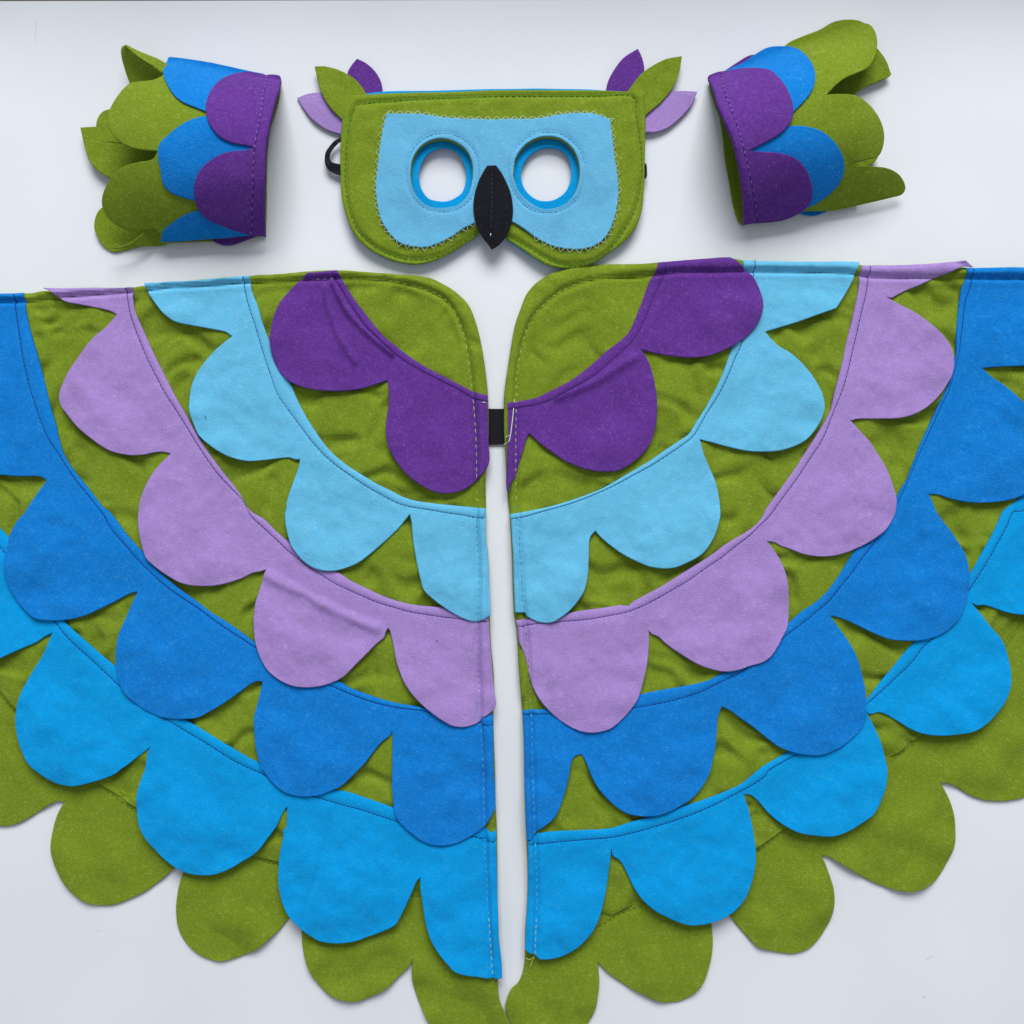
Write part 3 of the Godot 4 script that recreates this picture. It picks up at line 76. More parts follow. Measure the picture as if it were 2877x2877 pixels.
const CL_PETAL_E := [[-221.7, -175.5, -228.1, -171.6, -231.6, -167.6, -233.3, -161.7, -233.0, -156.8, -229.6, -149.9, -223.7, -145.7, -215.8, -147.0, -208.0, -149.0], [-208.0, -149.0, -196.2, -150.1], [-196.2, -150.1, -196.2, -166.7, -221.7, -175.5]]
const CL_PETAL_EO := [[-195.5, -156.9, -198.6, -156.6, -202.3, -155.2, -206.2, -151.8, -211.1, -148.3, -217.0, -146.4, -222.9, -145.2], [-222.9, -145.2, -219.9, -145.2, -215.0, -145.5, -205.2, -147.6, -194.0, -149.4], [-194.0, -149.4, -190.6, -153.3], [-190.6, -153.3, -195.5, -156.9]]
const CL_PETAL_AI := [[-213.5, -256.7, -215.0, -256.1, -215.6, -252.4, -215.6, -249.5, -214.5, -243.7, -211.6, -234.9], [-211.6, -234.9, -195.0, -233.0], [-195.0, -233.0, -190.2, -239.8, -192.3, -242.5, -198.9, -245.9, -205.7, -250.3, -213.5, -256.7]]
const CL_PETAL_AO := [[-210.1, -254.8, -203.9, -252.0, -196.1, -249.5, -187.7, -247.2], [-187.7, -247.2, -187.5, -241.0], [-187.5, -241.0, -188.4, -238.1, -190.6, -240.3, -197.1, -243.7, -203.9, -248.0, -211.4, -254.3], [-211.4, -254.3, -210.1, -254.8]]
const CR_GREEN := [[124.3, -236.8, 139.4, -251.1, 150.8, -259.2, 155.3, -263.1, 162.7, -266.4, 172.6, -270.3, 179.5, -274.3, 186.5, -275.8, 194.4, -275.3, 199.5, -271.7, 201.4, -264.8, 200.4, -255.6, 196.8, -246.5, 191.8, -239.6, 184.7, -235.1, 177.3, -231.1, 172.2, -226.9, 168.7, -223.3], [168.7, -223.3, 166.8, -221.5], [166.8, -221.5, 174.6, -221.5, 182.3, -220.9, 188.3, -218.2, 193.7, -213.7, 197.6, -208.7, 199.9, -202.8, 199.8, -196.7, 197.8, -192.2, 190.7, -189.5, 184.9, -188.0], [184.9, -188.0, 181.5, -186.5], [181.5, -186.5, 187.2, -186.8, 195.6, -187.3, 204.5, -187.4, 211.8, -185.8, 216.5, -182.6, 218.3, -179.1, 216.7, -176.5, 211.7, -175.0, 205.8, -173.5, 193.1, -170.6, 178.4, -167.7, 162.9, -166.7], [162.9, -166.7, 135.4, -161.6], [135.4, -161.6, 129.1, -179.4, 124.3, -236.8]]
const CR_BLUE := [[118.8, -246.4, 129.7, -251.5, 136.6, -256.2, 142.5, -259.4, 150.4, -260.2, 157.2, -259.0, 160.5, -249.5, 161.9, -240.0, 161.9, -232.3, 159.6, -224.5, 155.5, -218.4, 149.7, -212.3], [149.7, -212.3, 144.1, -206.8], [144.1, -206.8, 145.9, -204.2, 153.4, -204.0, 162.9, -201.9, 170.0, -197.4, 175.6, -191.8, 178.5, -186.5, 178.9, -181.9, 177.2, -177.4, 172.6, -172.8, 168.4, -170.1, 164.0, -167.9], [164.0, -167.9, 152.8, -164.3, 133.2, -160.8], [133.2, -160.8, 126.8, -178.9, 118.8, -246.4]]
const CR_E := [[109.6, -243.3, 109.6, -218.2, 112.3, -206.7, 116.7, -195.1, 120.0, -184.7, 123.2, -174.5, 126.0, -166.5, 128.4, -158.7]]
const CR_S := [[116.7, -245.6, 114.4, -225.8, 116.4, -213.0, 119.5, -200.7, 122.4, -190.7, 125.6, -181.6, 129.6, -172.5, 132.5, -166.8, 135.8, -159.8]]
const CR_PURPLE := [[116.7, -245.5, 125.9, -245.9, 133.9, -243.0, 139.9, -238.6, 143.7, -230.2, 146.3, -222.2, 148.0, -214.8, 148.1, -209.0, 146.0, -204.3, 141.8, -199.7, 134.5, -195.2], [134.5, -195.2, 125.1, -190.5], [125.1, -190.5, 133.8, -190.3, 142.4, -189.8, 149.4, -188.0, 154.7, -185.0, 159.1, -180.6, 162.4, -175.5, 163.6, -170.5, 161.8, -166.9, 156.8, -163.8, 149.3, -161.3, 135.8, -159.7], [135.8, -159.7, 132.5, -166.8, 129.5, -172.5, 125.5, -181.6, 122.4, -190.6, 119.4, -200.6, 116.3, -212.9, 114.3, -225.7, 116.7, -245.5]]
const CR_SIDE_TOP := [[112.6, -242.8, 122.3, -249.4, 131.1, -255.0, 135.0, -256.3, 138.7, -255.3], [138.7, -255.3, 136.0, -250.4, 126.2, -243.6, 112.6, -242.8]]
const CR_SIDE_BOTTOM := [[157.9, -168.9, 163.8, -166.2, 169.7, -165.8, 175.6, -167.7], [175.6, -167.7, 176.6, -171.9, 157.9, -168.9]]
const CR_BACK := [[109.9, -242.0, 110.5, -237.5, 113.9, -226.7, 116.0, -221.7, 118.3, -207.9, 119.1, -199.0, 121.6, -185.2, 124.0, -171.4, 126.5, -163.0, 128.2, -160.7], [128.2, -160.7, 164.2, -167.9, 193.9, -172.3], [193.9, -172.3, 193.9, -206.9, 179.1, -236.5], [179.1, -236.5, 158.3, -252.3, 137.6, -248.4, 109.9, -242.0]]
const CR_PETAL_BACK := [[198.9, -261.0, 203.3, -258.9, 206.0, -256.1, 209.2, -250.2, 211.7, -244.1], [211.7, -244.1, 209.7, -242.4, 202.8, -239.4, 196.0, -236.5, 191.0, -233.0, 183.2, -229.6], [183.2, -229.6, 171.4, -229.6], [171.4, -229.6, 183.2, -255.1], [183.2, -255.1, 198.9, -261.0]]
const CR_PETAL_BACK_001 := [[193.0, -204.0, 203.8, -202.1, 204.0, -197.9, 201.9, -195.0, 198.4, -192.7], [198.4, -192.7, 189.1, -190.3], [189.1, -190.3, 183.2, -198.1], [183.2, -198.1, 193.0, -204.0]]
const LOOSE_THREAD := [[1.3, -62.9, 1.2, -60.5, 0.8, -56.3, 0.3, -51.4, -0.2, -47.3, -0.7, -43.4, -1.3, -40.6, -2.0, -38.7, -4.7, -37.5]]
const LOOSE_THREAD_001 := [[-1.3, -42.5, -2.5, -41.9, -3.5, -41.2]]
const LOOSE_THREAD_002 := [[-16.6, -60.8, -15.6, -60.8, -14.3, -60.5]]
const LOOSE_THREAD_003 := [[7.6, 247.6, 9.8, 248.1, 12.4, 247.6]]
const LOOSE_THREAD_004 := [[12.6, 247.4, 11.5, 249.6, 10.2, 252.2]]
const LINT := [[-170.0, -53.3, -169.5, -52.6, -169.6, -51.5]]
const LINT_001 := [[-41.9, 71.0, -41.6, 71.8, -41.0, 72.4]]
const CREASE_CYAN := [[-96.3, 163.4, -100.8, 173.8, -105.2, 188.6, -108.2, 201.9, -113.4, 215.2, -116.3, 230.0]]
const CREASE_LILAC := [[-137.0, 35.1, -127.4, 40.3, -115.6, 45.4, -105.2, 51.4, -94.8, 56.5, -83.7, 61.7, -75.6, 64.7]]
const CREASE_LILAC_001 := [[-131.9, 29.2, -121.5, 35.8, -109.7, 42.5, -98.6, 48.4, -87.4, 53.6, -76.3, 58.0]]
const CREASE_PURPLE := [[-99.3, -127.6, -95.6, -119.5, -90.4, -110.6, -83.7, -103.2, -75.6, -95.8, -66.7, -88.4]]
const CREASE_PURPLE_001 := [[-103.4, -123.9, -101.4, -114.3, -98.2, -103.2, -93.0, -92.8, -87.4, -83.9]]
const CREASE_PURPLE_R := [[67.3, -85.7, 61.1, -81.8, 53.3, -77.1, 43.9, -71.7, 34.5, -67.8, 25.2, -63.8]]


var felt := {}
var thread := {}
var wrinkle_noise := FastNoiseLite.new()
var broad_noise := FastNoiseLite.new()
var fine_noise := FastNoiseLite.new()
var fibre := PackedFloat32Array()
var fibre_height: ImageTexture
const FIBRE := 1024

func _ready() -> void:
	# ---- camera, room light, exposure
	var cam := Camera3D.new()
	cam.name = "camera"
	add_child(cam)
	cam.position = Vector3(0, 0.565, 0)
	cam.rotation_degrees = Vector3(-90, 0, 0)
	cam.fov = 53.96
	cam.near = 0.02
	cam.far = 20.0
	cam.current = true
	var env := Environment.new()
	env.background_mode = Environment.BG_COLOR
	env.background_color = Color(0.83, 0.86, 0.92)
	env.background_energy_multiplier = 0.44
	env.tonemap_mode = Environment.TONE_MAPPER_LINEAR
	env.tonemap_exposure = 1.0
	env.sdfgi_enabled = true
	env.ssao_enabled = true
	env.ssil_enabled = true
	var world := WorldEnvironment.new()
	world.name = "room_air"
	world.environment = env
	add_child(world)
	var window_light := AreaLight3D.new()
	window_light.name = "window_light"
	window_light.area_size = Vector2(2.4, 1.9)
	window_light.light_color = Color(0.97, 0.985, 1.0)
	window_light.light_energy = 17.2
	window_light.area_range = 12.0
	window_light.shadow_enabled = true
	add_child(window_light)
	window_light.look_at_from_position(Vector3(0.20, 2.55, -3.0), Vector3(0, 0, 0.05), Vector3.UP)

	make_noise()
	make_materials()
	make_board()
	make_cape()
	make_mask()
	make_left_cuff()
	make_right_cuff()

# ------------------------------------------------------------------ materials
func make_noise() -> void:
	wrinkle_noise.noise_type = FastNoiseLite.TYPE_SIMPLEX_SMOOTH
	wrinkle_noise.seed = 11
	wrinkle_noise.frequency = 1.0
	wrinkle_noise.fractal_octaves = 2
	broad_noise.noise_type = FastNoiseLite.TYPE_SIMPLEX_SMOOTH
	broad_noise.seed = 5
	broad_noise.frequency = 1.0
	broad_noise.fractal_type = FastNoiseLite.FRACTAL_NONE
	fine_noise.noise_type = FastNoiseLite.TYPE_SIMPLEX_SMOOTH
	fine_noise.seed = 23
	fine_noise.frequency = 1.0
	fine_noise.fractal_octaves = 3

func make_fibres() -> void:
	# matted wool: soft clumps under many short curled fibres, wrapped so that it tiles
	var rng := RandomNumberGenerator.new()
	rng.seed = 77
	fibre.resize(FIBRE * FIBRE)
	fibre.fill(0.0)
	for k in 2600:
		var cx := rng.randi_range(0, FIBRE - 1)
		var cy := rng.randi_range(0, FIBRE - 1)
		var r := rng.randi_range(4, 13)
		var a := rng.randf_range(-0.42, 0.42)
		for dy in range(-r, r + 1):
			var row := ((cy + dy + FIBRE) % FIBRE) * FIBRE
			for dx in range(-r, r + 1):
				var q := 1.0 - float(dx * dx + dy * dy) / float(r * r)
				if q > 0.0:
					fibre[row + (cx + dx + FIBRE) % FIBRE] += a * q * q
	for k in 110000:
		var x := rng.randf() * FIBRE
		var y := rng.randf() * FIBRE
		var dir := rng.randfn(0.25, 0.85)
		var v := rng.randf_range(-0.45, 0.62)
		if rng.randf() < 0.02:
			v = 0.95
		var bend := rng.randfn(0.0, 0.09)
		var n := rng.randi_range(3, 11)
		for s in n:
			x += cos(dir)
			y += sin(dir)
			dir += bend
			var xi := posmod(int(x), FIBRE)
			var yi := posmod(int(y), FIBRE)
			var w := v * minf(1.0, minf(s + 1, n - s) / 4.0)
			fibre[yi * FIBRE + xi] += w
			fibre[yi * FIBRE + (xi + 1) % FIBRE] += w * 0.45
			fibre[((yi + 1) % FIBRE) * FIBRE + xi] += w * 0.45
	for k in 7000:
		# longer pale hairs lying on the surface, mostly along the roll of the felt
		var x := rng.randf() * FIBRE
		var y := rng.randf() * FIBRE
		var dir := rng.randfn(0.15, 0.5)
		var v := rng.randf_range(0.25, 0.7)
		var bend := rng.randfn(0.0, 0.07)
		var n := rng.randi_range(14, 34)
		for s in n:
			x += cos(dir)
			y += sin(dir)
			dir += bend
			var w := v * minf(1.0, minf(s + 1, n - s) / 6.0)
			var xi := posmod(int(x), FIBRE)
			var yi := posmod(int(y), FIBRE)
			fibre[yi * FIBRE + xi] += w
			fibre[((yi + 1) % FIBRE) * FIBRE + xi] += w * 0.4
	var mean := 0.0
	var square := 0.0
	for f in fibre:
		mean += f
		square += f * f
	mean /= fibre.size()
	var spread := sqrt(square / fibre.size() - mean * mean)
	var bytes := PackedByteArray()
	bytes.resize(fibre.size())
	for i in fibre.size():
		var q := (fibre[i] - mean) / spread
		var f := clampf(0.5 + (q if q > 0.0 else 0.8 * tanh(q * 0.9)) * 0.165, 0.0, 1.0)
		fibre[i] = f
		bytes[i] = int(f * 255.0)
	fibre_height = ImageTexture.create_from_image(Image.create_from_data(FIBRE, FIBRE, false, Image.FORMAT_L8, bytes))

func felt_material(dark: Color, mid: Color, light: Color) -> StandardMaterial3D:
	var lut := PackedByteArray()
	for i in 256:
		var t := i / 255.0
		var c := dark.lerp(mid, t * 2.0) if t < 0.5 else mid.lerp(light, t * 2.0 - 1.0)
		lut.append(c.r8)
		lut.append(c.g8)
		lut.append(c.b8)
	var bytes := PackedByteArray()
	bytes.resize(FIBRE * FIBRE * 3)
	var o := 0
	for f in fibre:
		var q := int(f * 255.0) * 3
		bytes[o] = lut[q]
		bytes[o + 1] = lut[q + 1]
		bytes[o + 2] = lut[q + 2]
		o += 3
	var m := StandardMaterial3D.new()
	m.albedo_texture = ImageTexture.create_from_image(Image.create_from_data(FIBRE, FIBRE, false, Image.FORMAT_RGB8, bytes))
	m.roughness = 1.0
	m.metallic_specular = 0.12
	m.heightmap_enabled = true
	m.heightmap_texture = fibre_height
	m.heightmap_scale = 0.028
	m.rim_enabled = true
	m.rim = 0.1
	m.rim_tint = 0.6
	m.vertex_color_use_as_albedo = true
	m.cull_mode = BaseMaterial3D.CULL_DISABLED
	return m

func plain(c: Color, rough := 0.9, spec := 0.3) -> StandardMaterial3D:
	var m := StandardMaterial3D.new()
	m.albedo_color = c
	m.roughness = rough
	m.metallic_specular = spec
	m.cull_mode = BaseMaterial3D.CULL_DISABLED
	return m

func make_materials() -> void:
	make_fibres()
	felt.green = felt_material(Color8(88, 109, 17), Color8(122, 143, 36), Color8(161, 178, 78))
	felt.purple = felt_material(Color8(80, 39, 120), Color8(100, 54, 140), Color8(136, 89, 171))
	felt.sky = felt_material(Color8(82, 172, 211), Color8(105, 191, 225), Color8(143, 209, 237))
	felt.lilac = felt_material(Color8(152, 117, 185), Color8(170, 137, 200), Color8(198, 170, 220))
	felt.blue = felt_material(Color8(8, 105, 191), Color8(19, 125, 206), Color8(68, 156, 224))
	felt.cyan = felt_material(Color8(4, 137, 209), Color8(11, 155, 222), Color8(50, 176, 232))
	felt.face = felt_material(Color8(85, 166, 204), Color8(106, 183, 219), Color8(141, 202, 231))
	felt.black = felt_material(Color8(18, 18, 21), Color8(31, 31, 35), Color8(51, 51, 57))
	thread.navy = plain(Color8(30, 34, 104), 0.8, 0.1)
	thread.plum = plain(Color8(58, 22, 104), 0.6)
	thread.mauve = plain(Color8(168, 132, 200), 0.6)
	thread.lime = plain(Color8(190, 210, 110), 0.6)
	thread.pale = plain(Color8(232, 240, 205), 0.5)
	thread.moss = plain(Color8(66, 88, 22), 0.6)
	thread.olive = plain(Color8(104, 128, 40), 0.6)
	thread.cream = plain(Color8(224, 234, 206), 0.6)
	thread.grass = plain(Color8(58, 140, 40), 0.6)
	thread.aqua = plain(Color8(112, 184, 224), 0.7, 0.2)
	thread.teal = plain(Color8(70, 160, 150), 0.6)
	thread.sage = plain(Color8(150, 152, 140), 0.6)
	thread.mint = plain(Color8(90, 190, 190), 0.6)
	thread.grey = plain(Color8(70, 70, 76), 0.6)
	thread.black = plain(Color8(24, 24, 27), 0.75)

# ------------------------------------------------------------------ curves
func curve(segments: Array, step := 1.1) -> PackedVector2Array:
	# smooth through the points of each segment, sharp where segments meet
	var out := PackedVector2Array()
	for s in segments:
		var p: Array[Vector2] = []
		for i in range(0, s.size(), 2):
			p.append(Vector2(s[i], s[i + 1]))
		var n := p.size()
		for i in n - 1:
			var a := p[i]
			var b := p[i + 1]
			var before := p[i - 1] if i > 0 else a * 2.0 - b
			var after := p[i + 2] if i + 2 < n else b * 2.0 - a
			var length := a.distance_to(b)
			if length < 0.01:
				continue
			var ta := (b - before) * length / maxf(a.distance_to(before) + length, 0.01)
			var tb := (after - a) * length / maxf(b.distance_to(after) + length, 0.01)
			var parts := maxi(1, int(round(length / step)))
			for k in parts:
				var t := float(k) / parts
				var q := (2 * t * t * t - 3 * t * t + 1) * a + (t * t * t - 2 * t * t + t) * ta + (3 * t * t - 2 * t * t * t) * b + (t * t * t - t * t) * tb
				if out.is_empty() or out[-1].distance_to(q) > 0.12:
					out.append(q)
		if s == segments[-1]:
			if out[-1].distance_to(p[n - 1]) > 0.12:
				out.append(p[n - 1])
	return out

func ring(segments: Array, step := 1.1) -> PackedVector2Array:
	var out := curve(segments, step)
	while out.size() > 3 and out[0].distance_to(out[-1]) < 0.35:
		out.remove_at(out.size() - 1)
	return out

static func span(p: Vector2, line: PackedVector2Array) -> float:
	# signed distance to an open line, positive on its right-hand side
	var best := 1e9
	var side := 1.0
	for i in line.size() - 1:
		var a := line[i]
		var d := line[i + 1] - a
		var t := clampf((p - a).dot(d) / maxf(d.length_squared(), 1e-6), 0.0, 1.0)
		var e := p - a - d * t
		var q := e.length_squared()
		if q < best:
			best = q
			side = 1.0 if d.cross(p - a) > 0.0 else -1.0
	return sqrt(best) * side

func evenly(line: PackedVector2Array, n: int) -> PackedVector2Array:
	var total := 0.0
	for i in line.size() - 1:
		total += line[i].distance_to(line[i + 1])
	var out := PackedVector2Array()
	var k := 0
	var run := 0.0
	for j in n:
		var want := total * j / (n - 1)
		while k < line.size() - 2 and run + line[k].distance_to(line[k + 1]) < want:
			run += line[k].distance_to(line[k + 1])
			k += 1
		out.append(line[k].lerp(line[k + 1], clampf((want - run) / maxf(line[k].distance_to(line[k + 1]), 1e-5), 0.0, 1.0)))
	return out

# ------------------------------------------------------------------ meshes
class Soup:
	var V := PackedVector3Array()
	var N := PackedVector3Array()
	var U := PackedVector2Array()
	var C := PackedColorArray()
	var I := PackedInt32Array()
	var turn := 0.0
	var shift := Vector2.ZERO
	var tone: Callable

	func vert(p: Vector2, y: float, n: Vector3, along := 0.0) -> int:
		V.append(Vector3(p.x, y, p.y) * 0.001)
		N.append(n)
		U.append(((p + Vector2(0, along)).rotated(turn) + shift) / 118.0)
		if tone.is_valid():
			C.append(tone.call(p))
		return V.size() - 1

	func tri(a: int, b: int, c: int) -> void:
		var g := (V[c] - V[a]).cross(V[b] - V[a])
		if g.dot(N[a] + N[b] + N[c]) < 0.0:
			I.append_array(PackedInt32Array([a, c, b]))
		else:
			I.append_array(PackedInt32Array([a, b, c]))

	func quad(a: int, b: int, c: int, d: int) -> void:
		tri(a, b, c)
		tri(a, c, d)

	func mesh(m: Material) -> ArrayMesh:
		var arrays := []
		arrays.resize(Mesh.ARRAY_MAX)
		arrays[Mesh.ARRAY_VERTEX] = V
		arrays[Mesh.ARRAY_NORMAL] = N
		arrays[Mesh.ARRAY_TEX_UV] = U
		if C.size() == V.size():
			arrays[Mesh.ARRAY_COLOR] = C
		arrays[Mesh.ARRAY_INDEX] = I
		var out := ArrayMesh.new()
		out.add_surface_from_arrays(Mesh.PRIMITIVE_TRIANGLES, arrays)
		out.surface_set_material(0, m)
		return out

	# a round thread through points given in millimetres
	func tube(points: PackedVector3Array, r: float, sides := 6) -> void:
		var n := points.size()
		var first := V.size()
		for i in n:
			var d := (points[mini(i + 1, n - 1)] - points[maxi(i - 1, 0)]).normalized()
			var x := d.cross(Vector3.UP)
			x = x.normalized() if x.length() > 0.01 else Vector3.RIGHT
			var y := x.cross(d)
			var w := r * (0.45 if i == 0 or i == n - 1 else 1.0)
			for s in sides:
				var e := x * cos(TAU * s / sides) + y * sin(TAU * s / sides)
				V.append((points[i] + e * w) * 0.001)
				N.append(e)
				U.append(Vector2(float(s) / sides, i))
		for i in n - 1:
			for s in sides:
				var a := first + i * sides + s
				var b := first + i * sides + (s + 1) % sides
				quad(a, b, b + sides, a + sides)

# a sheet of felt: a height over the board inside an outline with holes, cut edges rounded over
class Sheet extends Soup:
	var cell := 1.6
	var o := Vector2.ZERO
	var nx := 0
	var ny := 0
	var heights := PackedFloat32Array()
	var normals := PackedVector3Array()
	var f: Callable

	func node(i: int, j: int) -> float:
		i = clampi(i, 0, nx - 1)
		j = clampi(j, 0, ny - 1)
		var k := j * nx + i
		if is_nan(heights[k]):
			heights[k] = f.call(o + Vector2(i, j) * cell)
		return heights[k]

	func node_normal(i: int, j: int) -> Vector3:
		i = clampi(i, 0, nx - 1)
		j = clampi(j, 0, ny - 1)
		var k := j * nx + i
		if normals[k] == Vector3.ZERO:
			normals[k] = Vector3((node(i - 1, j) - node(i + 1, j)) / (2.0 * cell), 1.0, (node(i, j - 1) - node(i, j + 1)) / (2.0 * cell)).normalized()
		return normals[k]

	func high(p: Vector2) -> float:
		var q := (p - o) / cell
		var i := int(floor(q.x))
		var j := int(floor(q.y))
		var u := q.x - i
		var v := q.y - j
		return lerpf(lerpf(node(i, j), node(i + 1, j), u), lerpf(node(i, j + 1), node(i + 1, j + 1), u), v)

	func normal(p: Vector2) -> Vector3:
		var q := (p - o) / cell
		var i := int(floor(q.x))
		var j := int(floor(q.y))
		var u := q.x - i
		var v := q.y - j
		return node_normal(i, j).lerp(node_normal(i + 1, j), u).lerp(node_normal(i, j + 1).lerp(node_normal(i + 1, j + 1), u), v).normalized()

	func build(loops: Array, lip: float, thick: float) -> void:
		var lo := Vector2(1e9, 1e9)
		var hi := -lo
		for p in loops[0]:
			lo = lo.min(p)
			hi = hi.max(p)
		o = lo - Vector2(cell, cell) * 1.37
		nx = int((hi.x - o.x) / cell) + 3
		ny = int((hi.y - o.y) / cell) + 3
		heights.resize(nx * ny)
		heights.fill(NAN)
		normals.resize(nx * ny)
		normals.fill(Vector3.ZERO)
		var inner := []
		for l in loops.size():
			inner.append(edge(loops[l], lip, thick, l > 0))
		var mark := PackedByteArray()
		mark.resize(nx * ny)
		for line in inner:
			for i in line.size():
				var a: Vector2 = line[i]
				var b: Vector2 = line[(i + 1) % line.size()]
				var parts := int(a.distance_to(b) / 0.2) + 1
				for k in parts:
					var q := (a.lerp(b, float(k) / parts) - o) / cell
					mark[int(q.y) * nx + int(q.x)] = 1
		var known := {}
		for j in ny - 1:
			var z := o.y + (j + 0.5) * cell
			var cuts: Array[float] = []
			for line in inner:
				for i in line.size():
					var a: Vector2 = line[i]
					var b: Vector2 = line[(i + 1) % line.size()]
					if (a.y > z) != (b.y > z):
						cuts.append(a.x + (b.x - a.x) * (z - a.y) / (b.y - a.y))
			cuts.sort()
			for i in nx - 1:
				var corner := o + Vector2(i, j) * cell
				if mark[j * nx + i]:
					var square := PackedVector2Array([corner, corner + Vector2(cell, 0), corner + Vector2(cell, cell), corner + Vector2(0, cell)])
					var pieces: Array = Geometry2D.intersect_polygons(square, inner[0])
					for h in range(1, inner.size()):
						var left := []
						for piece in pieces:
							left.append_array(Geometry2D.clip_polygons(piece, inner[h]))
						pieces = left
					for piece in pieces:
						var t := Geometry2D.triangulate_polygon(piece)
						if t.is_empty():
							continue
						var first := V.size()
						for p in piece:
							vert(p, high(p), normal(p))
						for k in range(0, t.size(), 3):
							tri(first + t[k], first + t[k + 1], first + t[k + 2])
				else:
					var x := corner.x + cell * 0.5
					var count := 0
					for c in cuts:
						if c < x:
							count += 1
					if count % 2:
						var ids := []
						for d in [Vector2i(i, j), Vector2i(i + 1, j), Vector2i(i + 1, j + 1), Vector2i(i, j + 1)]:
							var k: int = d.y * nx + d.x
							if not known.has(k):
								known[k] = vert(o + Vector2(d) * cell, node(d.x, d.y), node_normal(d.x, d.y))
							ids.append(known[k])
						quad(ids[0], ids[1], ids[2], ids[3])

	func edge(line: PackedVector2Array, lip: float, thick: float, hole: bool) -> PackedVector2Array:
		var n := line.size()
		var area := 0.0
		for i in n:
			area += line[i].cross(line[(i + 1) % n])
		var way := 1.0 if (area > 0.0) != hole else -1.0
		var inner := PackedVector2Array()
		var rows := []
		var run := 0.0
		for i in n:
			var a := (line[i] - line[(i + n - 1) % n]).normalized()
			var b := (line[(i + 1) % n] - line[i]).normalized()
			var na := Vector2(a.y, -a.x) * way
			var nb := Vector2(b.y, -b.x) * way
			var out := (na + nb)
			out = out.normalized() if out.length() > 0.05 else na
			var reach := lip / maxf(out.dot(na), 0.6)
			var q := line[i] - out * reach
			inner.append(q)
		for i in n + 1:
			var k := i % n
			var q := inner[k]
			var out := (line[k] - q).normalized()
			var y := high(q)
			var up := normal(q)
			var side := Vector3(out.x, 0, out.y)
			var drop := minf(lip, thick * 0.6)
			var row := []
			for s in 4:
				var a := s * PI / 6.0
				row.append(vert(q.lerp(line[k], sin(a)), y - drop * (1.0 - cos(a)), (up * cos(a) + side * sin(a)).normalized()))
				if s > 1 and tone.is_valid():
					C[-1] = C[-1] * 1.28   # the cut edge is fuzzier and paler than the face
			row.append(vert(line[k] - out * 0.1, y - thick, (side + Vector3.DOWN * 0.2).normalized(), 1.3))
			rows.append(row)
		for i in n:
			for s in 4:
				quad(rows[i][s], rows[i][s + 1], rows[i + 1][s + 1], rows[i + 1][s])
		return inner

# ------------------------------------------------------------------ things and parts
func numbered(parent: Node, called: String) -> String:
	if not parent.has_node(called):
		return called
	var k := 1
	while parent.has_node("%s_%03d" % [called, k]):
		k += 1
	return "%s_%03d" % [called, k]

func put(called: String, mesh: Mesh, parent: Node, label := "", kind := "") -> MeshInstance3D:
	var o := MeshInstance3D.new()
	o.mesh = mesh
	o.name = numbered(parent, called)
	if label:
		o.set_meta("label", label)
	if kind:
		o.set_meta("kind", kind)
	parent.add_child(o, true)
	return o

func thing(called: String, label: String, category: String, group := "") -> Node3D:
	var o := Node3D.new()
	o.name = called
	o.set_meta("label", label)
	o.set_meta("category", category)
	if group:
		o.set_meta("group", group)
	add_child(o, true)
	return o

func uneven(p: Vector2) -> Color:
	# felt is never dyed or matted quite evenly
	var v := 1.0 + 0.075 * broad_noise.get_noise_2dv(p / 34.0) + 0.05 * fine_noise.get_noise_2dv(p / 9.0)
	return Color(v, v, v)

var grain := 0
func sheet(called: String, parent: Node, loops: Array, f: Callable, m: Material, thick := 1.3, lip := 0.6, cell := 1.6, label := "") -> MeshInstance3D:
	var s := Sheet.new()
	grain += 1
	s.turn = 0.35 * sin(grain * 2.4)
	s.shift = Vector2(37.3 * grain, 61.7 * grain)
	s.cell = cell
	s.f = f
	s.tone = uneven
	s.build(loops, lip, thick)
	return put(called, s.mesh(m), parent, label)

# the strip of felt between a raw edge and the seam that holds it: slightly padded
func seam_band(called: String, parent: Node, edge_line: PackedVector2Array, seam: PackedVector2Array, f: Callable, m: Material, thick := 1.3, puff := 0.5) -> MeshInstance3D:
	var s := Soup.new()
	grain += 1
	s.turn = 0.5
	s.shift = Vector2(37.3 * grain, 61.7 * grain)
	s.tone = uneven
	var length := 0.0
	for i in edge_line.size() - 1:
		length += edge_line[i].distance_to(edge_line[i + 1])
	var n := int(length / 1.2) + 2
	var a := evenly(edge_line, n)
	var b := evenly(seam, n)
	var stops := [[0.0, -1.0], [0.0, -0.35], [0.05, -0.12], [0.12, 0.0], [0.3, 0.7], [0.5, 1.0], [0.7, 0.85], [0.86, 0.25], [0.95, -0.5], [1.0, -0.9]]
	var grid := []
	for i in n:
		var row := []
		for t in stops:
			var p := a[i].lerp(b[i], t[0])
			var y: float = f.call(p)
			y += t[1] * thick if t[0] < 0.1 and t[1] < 0.0 else t[1] * puff
			row.append(Vector3(p.x, y, p.y))
		grid.append(row)
	for i in n:
		for k in stops.size():
			var du: Vector3 = grid[mini(i + 1, n - 1)][k] - grid[maxi(i - 1, 0)][k]
			var dv: Vector3 = grid[i][mini(k + 1, stops.size() - 1)] - grid[i][maxi(k - 1, 0)]
			var g := du.cross(dv).normalized()
			if g.y < 0.0:
				g = -g
			var q: Vector3 = grid[i][k]
			s.vert(Vector2(q.x, q.z), q.y, g)
	var w := stops.size()
	for i in n - 1:
		for k in w - 1:
			s.quad(i * w + k, i * w + k + 1, (i + 1) * w + k + 1, (i + 1) * w + k)
	return put(called, s.mesh(m), parent)

